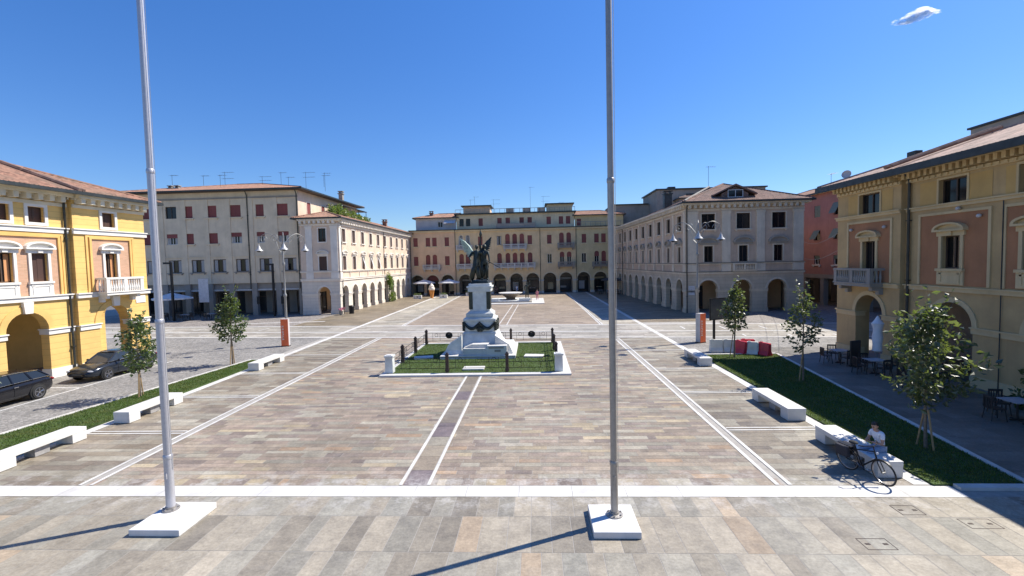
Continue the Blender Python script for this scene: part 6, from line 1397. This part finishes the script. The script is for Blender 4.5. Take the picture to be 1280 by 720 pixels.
# ------------------------------------------------------------------ cars
def car(lab, x, y, rz, wagon, paint):
    """heading local +y; cross-sections lofted along the length"""
    t = thing('parked_car', lab, 'car', (x, y, .012), rz, 'dark cars parked by the yellow house'); L = 2.38; hw = .92
    # station: y, half width, z sill, z belt, hood/roof crown
    st_ = [(-L, .62, .42, .78), (-L + .06, .78, .30, .92), (-L + .35, .88, .22, 1.0), (-1.4, .92, .18, 1.0), (-.6, .93, .18, .98), (.3, .93, .18, .95), (.95, .92, .18, .93), (1.5, .91, .2, .86), (1.95, .87, .22, .78), (2.22, .78, .26, .70), (L - .03, .64, .34, .60), (L, .5, .4, .52)]
    mb = MB(); ring_ = []
    for (yy, w_, z0, z1) in st_:
        zm = z0 + (z1 - z0) * .55
        half = [(w_ * .80, z0), (w_ * .97, z0 + .1), (w_, zm), (w_ * .97, z1 - .1), (w_ * .88, z1 - .015), (w_ * .5, z1 + .03)]
        pts = [(a, yy, b_) for a, b_ in half] + [(0, yy, z1 + .045)] + [(-a, yy, b_) for a, b_ in half[::-1]]; ring_.append(pts)
    n = len(ring_[0])
    for r0, r1 in zip(ring_[:-1], ring_[1:]):
        for j in range(n - 1): mb.quad(r0[j], r0[j + 1], r1[j + 1], r1[j])
        mb.quad(r0[n - 1], r0[0], r1[0], r1[n - 1])
    mb.f.append(tuple(len(mb.v) + i for i in range(n))); mb.v += ring_[0]; mb.f.append(tuple(len(mb.v) + i for i in range(n))[::-1]); mb.v += ring_[-1]
    bm = bmesh.new(); me = mb.mesh('body', paint); bm.from_mesh(me); bmesh.ops.remove_doubles(bm, verts=bm.verts, dist=1e-4); bm.to_mesh(me); bm.free(); me.polygons.foreach_set('use_smooth', [True] * len(me.polygons)); body = put('body', me, t)
    sm = body.modifiers.new('s', 'SUBSURF'); sm.levels = 1; sm.render_levels = 2
    # greenhouse: belt and roof outlines (y, half width) from rear to front
    belt = [(-2.2 if wagon else -1.85, .72), (-1.2, .82), (-.2, .84), (.55, .82), (1.18, .70)]; roof_ = [(-1.75 if wagon else -1.0, .55), (-1.0 if wagon else -.75, .60), (-.25, .62), (.2, .61), (.45, .54)]; zb = [.98, .99, .985, .96, .93]; zr = [1.36 if wagon else 1.34, 1.42, 1.44, 1.43, 1.38]
    g = MB(); rfm = MB()
    for s in (-1, 1):
        for k_ in range(4): g.quad((s * belt[k_][1], belt[k_][0], zb[k_]), (s * belt[k_ + 1][1], belt[k_ + 1][0], zb[k_ + 1]), (s * roof_[k_ + 1][1], roof_[k_ + 1][0], zr[k_ + 1]), (s * roof_[k_][1], roof_[k_][0], zr[k_]))
    for k_ in (0, 4): g.quad((-belt[k_][1], belt[k_][0], zb[k_]), (belt[k_][1], belt[k_][0], zb[k_]), (roof_[k_][1], roof_[k_][0], zr[k_]), (-roof_[k_][1], roof_[k_][0], zr[k_]))
    g.build('window', 'carglass', t)
    for k_ in range(4): 
        a, c = roof_[k_], roof_[k_ + 1]
        for s in (-1, 1): rfm.quad((s * (a[1] + .02), a[0], zr[k_] - .01), (s * (c[1] + .02), c[0], zr[k_ + 1] - .01), (s * c[1] * .7, c[0], zr[k_ + 1] + .04), (s * a[1] * .7, a[0], zr[k_] + .035))
        rfm.quad((-a[1] * .7, a[0], zr[k_] + .035), (a[1] * .7, a[0], zr[k_] + .035), (c[1] * .7, c[0], zr[k_ + 1] + .04), (-c[1] * .7, c[0], zr[k_ + 1] + .04))
    rfm.build('roof', paint, t, smooth=True)
    for s in (-1, 1):
        chm = MB()
        for k_, rr in ((0, .05), (4, .05)): MB().tube([(s * (belt[k_][1] + .0), belt[k_][0], zb[k_] - .02), (s * roof_[k_][1], roof_[k_][0], zr[k_] + .0)], rr, 6).build('pillar', paint, t)
        MB().tube([(s * .85, -.35, .97), (s * .635, -.35, 1.42)], .045, 6).build('pillar', paint, t); MB().tube([(s * .845, -1.25, .97), (s * .6, -1.1, 1.40)], .045, 6).build('pillar', paint, t)
        chm.tube([(s * (b_[1] + .02), b_[0], z + .02) for b_, z in zip(belt, zb)], .014, 5); chm.tube([(s * (b_[1] + .03), b_[0], z + .0) for b_, z in zip(roof_, zr)], .014, 5)
        chm.build('trim', 'chrome', t)
    for s in (-1, 1):
        for yy in (-1.42, 1.42):
            MB().lathe([(.39, -.06), (.39, .03)], (0, 0, 0), 28).build('wheel_arch', 'tyre', t, T((s * .90, yy, .36)) @ Matrix.Rotation(R(90 * s), 4, 'Y'))
            wh = MB().lathe([(.2, .0), (.325, .0), (.335, .03), (.335, .1), (.31, .13), (.23, .13)], (0, 0, 0), 28).build('wheel', 'tyre', t, T((s * .84, yy, .335)) @ Matrix.Rotation(R(90 * s), 4, 'Y'), smooth=True)
            rm = MB().lathe([(.235, .1), (.235, .145), (.21, .15), (.21, .10)], (0, 0, 0), 24).lathe([(.055, .1), (.055, .15)], (0, 0, 0), 12)
            for k_ in range(5):
                q = 6.283 * k_ / 5
                for o_ in (-.12, .12): rm.tube([(.04 * math.cos(q), .04 * math.sin(q), .138), (.215 * math.cos(q + o_), .215 * math.sin(q + o_), .138)], .016, 5)
            put('rim', rm.mesh('rim', 'rim'), wh)
        MB().ball((s * 1.0, .72, 1.0), (.1, .06, .075), 10, 7).tube([(s * .84, .74, .95), (s * .96, .72, .97)], .025, 5).build('mirror', paint, t, smooth=True)
        MB().ball((s * .62, 2.2, .62), (.19, .10, .065), 12, 7).build('headlight', 'lens', t, smooth=True)
        MB().ball((s * .66, -2.32, .82), (.17, .07, .07), 12, 7).build('tail_light', 'tail', t, smooth=True)
        for yy in (-.42,): MB().box(s * .935 - .012, s * .935 + .012, yy - .1, yy + .1, .80, .825).build('door_handle', 'chrome', t)
        sl = MB(); sl.box(s * .935 - .004, s * .935 + .004, .70, .712, .3, .92).box(s * .935 - .004, s * .935 + .004, -.36, -.348, .3, .94); sl.build('door_seam', 'tyre', t)
    MB().box(-.42, .42, 2.24, 2.31, .44, .56).build('grille', 'tyre', t); MB().box(-.26, .26, 2.29, 2.335, .36, .46).build('number_plate', 'plate', t); MB().box(-.26, .26, -2.385, -2.34, .62, .73).build('number_plate', 'plate', t); MB().box(-.55, .55, 2.0, 2.2, .3, .38).build('air_intake', 'tyre', t)
car('black estate car at the left picture edge, seen from behind', -25.6, 20.95, R(180), True, 'carblack'); car('dark grey saloon parked nose-on beside the yellow house arches', -25.6, 27.75, R(178), False, 'cargrey')

# ------------------------------------------------------------------ bicycle leaning on the bench
fw, rw = Vector((9.28, 12.98, .36)), Vector((8.98, 14.06, .36)); ax = (fw - rw); WB = 1.07; rz = math.atan2(ax.y, ax.x)
t = thing('bicycle', 'black city bicycle leaning on the stone bench beside the seated man', 'bicycle', (rw.x, rw.y, .012), rz); t.rotation_euler = (R(7), 0, rz)
def wheel(x):
    o = MB().ring((x, 0, .35), (0, 1, 0), .335, .019, 36, 6).build('wheel', 'tyre', t, smooth=True); put('rim', MB().ring((x, 0, .35), (0, 1, 0), .312, .012, 36, 5).mesh('rim', 'rim', True), o); s = MB()
    for k_ in range(16): q = 6.283 * k_ / 16; s.tube([(x + .02 * math.cos(q + 1), (-1) ** k_ * .025, .35 + .02 * math.sin(q + 1)), (x + .31 * math.cos(q), 0, .35 + .31 * math.sin(q))], .0025, 3)
    s.tube([(x, -.05, .35), (x, .05, .35)], .022, 8); put('spoke', s.mesh('spoke', 'lampgrey'), o)
    f = MB(); f.band([(x + .355 * math.cos(a), .35 + .355 * math.sin(a)) for a in np.linspace(.5 if x < .5 else .9, 3.3 if x < .5 else 2.6, 14)], [(x + .363 * math.cos(a), .35 + .363 * math.sin(a)) for a in np.linspace(.5 if x < .5 else .9, 3.3 if x < .5 else 2.6, 14)], -.025, .025); f.build('mudguard', 'black', t)
wheel(0); wheel(WB); bb = (.44, 0, .29); sea = (.28, 0, .80); hd0 = (.86, 0, .86); hd1 = (.90, 0, .68)
MB().tube([sea, bb], .017, 8).tube([bb, hd1], .02, 8).tube([(.31, 0, .72), hd0], .017, 8).tube([hd0, hd1], .021, 8).tube([(0, .05, .35), bb], .012, 6).tube([(0, -.05, .35), bb], .012, 6).tube([(0, .05, .35), (.29, .02, .76)], .01, 6).tube([(0, -.05, .35), (.29, -.02, .76)], .01, 6).build('frame', 'black', t, smooth=True)
MB().tube([hd1, (.96, .05, .6), (WB, .05, .35)], .014, 6).tube([hd1, (.96, -.05, .6), (WB, -.05, .35)], .014, 6).build('fork', 'black', t, smooth=True)
MB().tube([hd0, (.83, 0, 1.0)], .015, 6).tube([(.66, .3, 1.03), (.8, .2, 1.03), (.85, 0, 1.01), (.8, -.2, 1.03), (.66, -.3, 1.03)], .012, 6).build('handlebar', 'black', t, smooth=True)
for s in (-1, 1): MB().tube([(.66, s * .3, 1.03), (.76, s * .23, 1.03)], .018, 7).build('grip', 'tyre', t)
MB().ball((.24, 0, .90), (.14, .09, .04), 12, 6).tube([sea, (.27, 0, .89)], .013, 6).build('saddle', 'tyre', t, smooth=True)
MB().ring((bb[0], .05, bb[2]), (0, 1, 0), .09, .008, 20, 4).tube([(bb[0], .08, bb[2]), (.54, .09, .16)], .011, 5).tube([(bb[0], -.08, bb[2]), (.34, -.09, .42)], .011, 5).box(.5, .6, .08, .17, .14, .17).box(.29, .39, -.17, -.08, .41, .44).build('crank', 'rim', t)
MB().box(-.24, .2, -.06, .06, .74, .76).tube([(-.15, .06, .74), (0, .06, .36)], .008, 5).tube([(-.15, -.06, .74), (0, -.06, .36)], .008, 5).build('luggage_rack', 'black', t)
b_ = MB().box(-.22, .16, .065, .17, .44, .75).box(-.22, .16, -.17, -.065, .44, .75); b_.build('pannier_bag', 'darkcloth', t, bevel=.02); MB().ball((.93, 0, .84), (.035, .035, .035), 8, 6).build('headlight', 'lens', t, smooth=True); MB().tube([(.1, .06, .3), (.18, .2, .02)], .009, 5).build('kickstand', 'rim', t)

# ------------------------------------------------------------------ one small cloud
random.seed(5); c = MB(); P0 = Vector((0, 0, H)) + (right * (1145 - 640) / 600 + up * (360 - 22) / 600 + fwd) * 1400
for k_ in range(40):
    q = random.uniform(-1, 1); r_ = (20 * (1 - abs(q) ** 1.5) + 5) * random.uniform(.6, 1.1) * (.7 if q > .25 else 1)
    c.ball((q * 52, random.uniform(-14, 14), q * 5 + (9 if abs(q - .2) < .12 else 0) + random.uniform(-2, 5) * (1 - abs(q))), (r_ * 1.3, r_, r_ * .42), 14, 9)
o = c.build('cloud', 'cloud', None, None, smooth=True); o.location = P0; o.rotation_euler = (0, R(4), R(-40)); tag(o, 'single small white cloud high at the upper right of the blue sky', 'cloud')
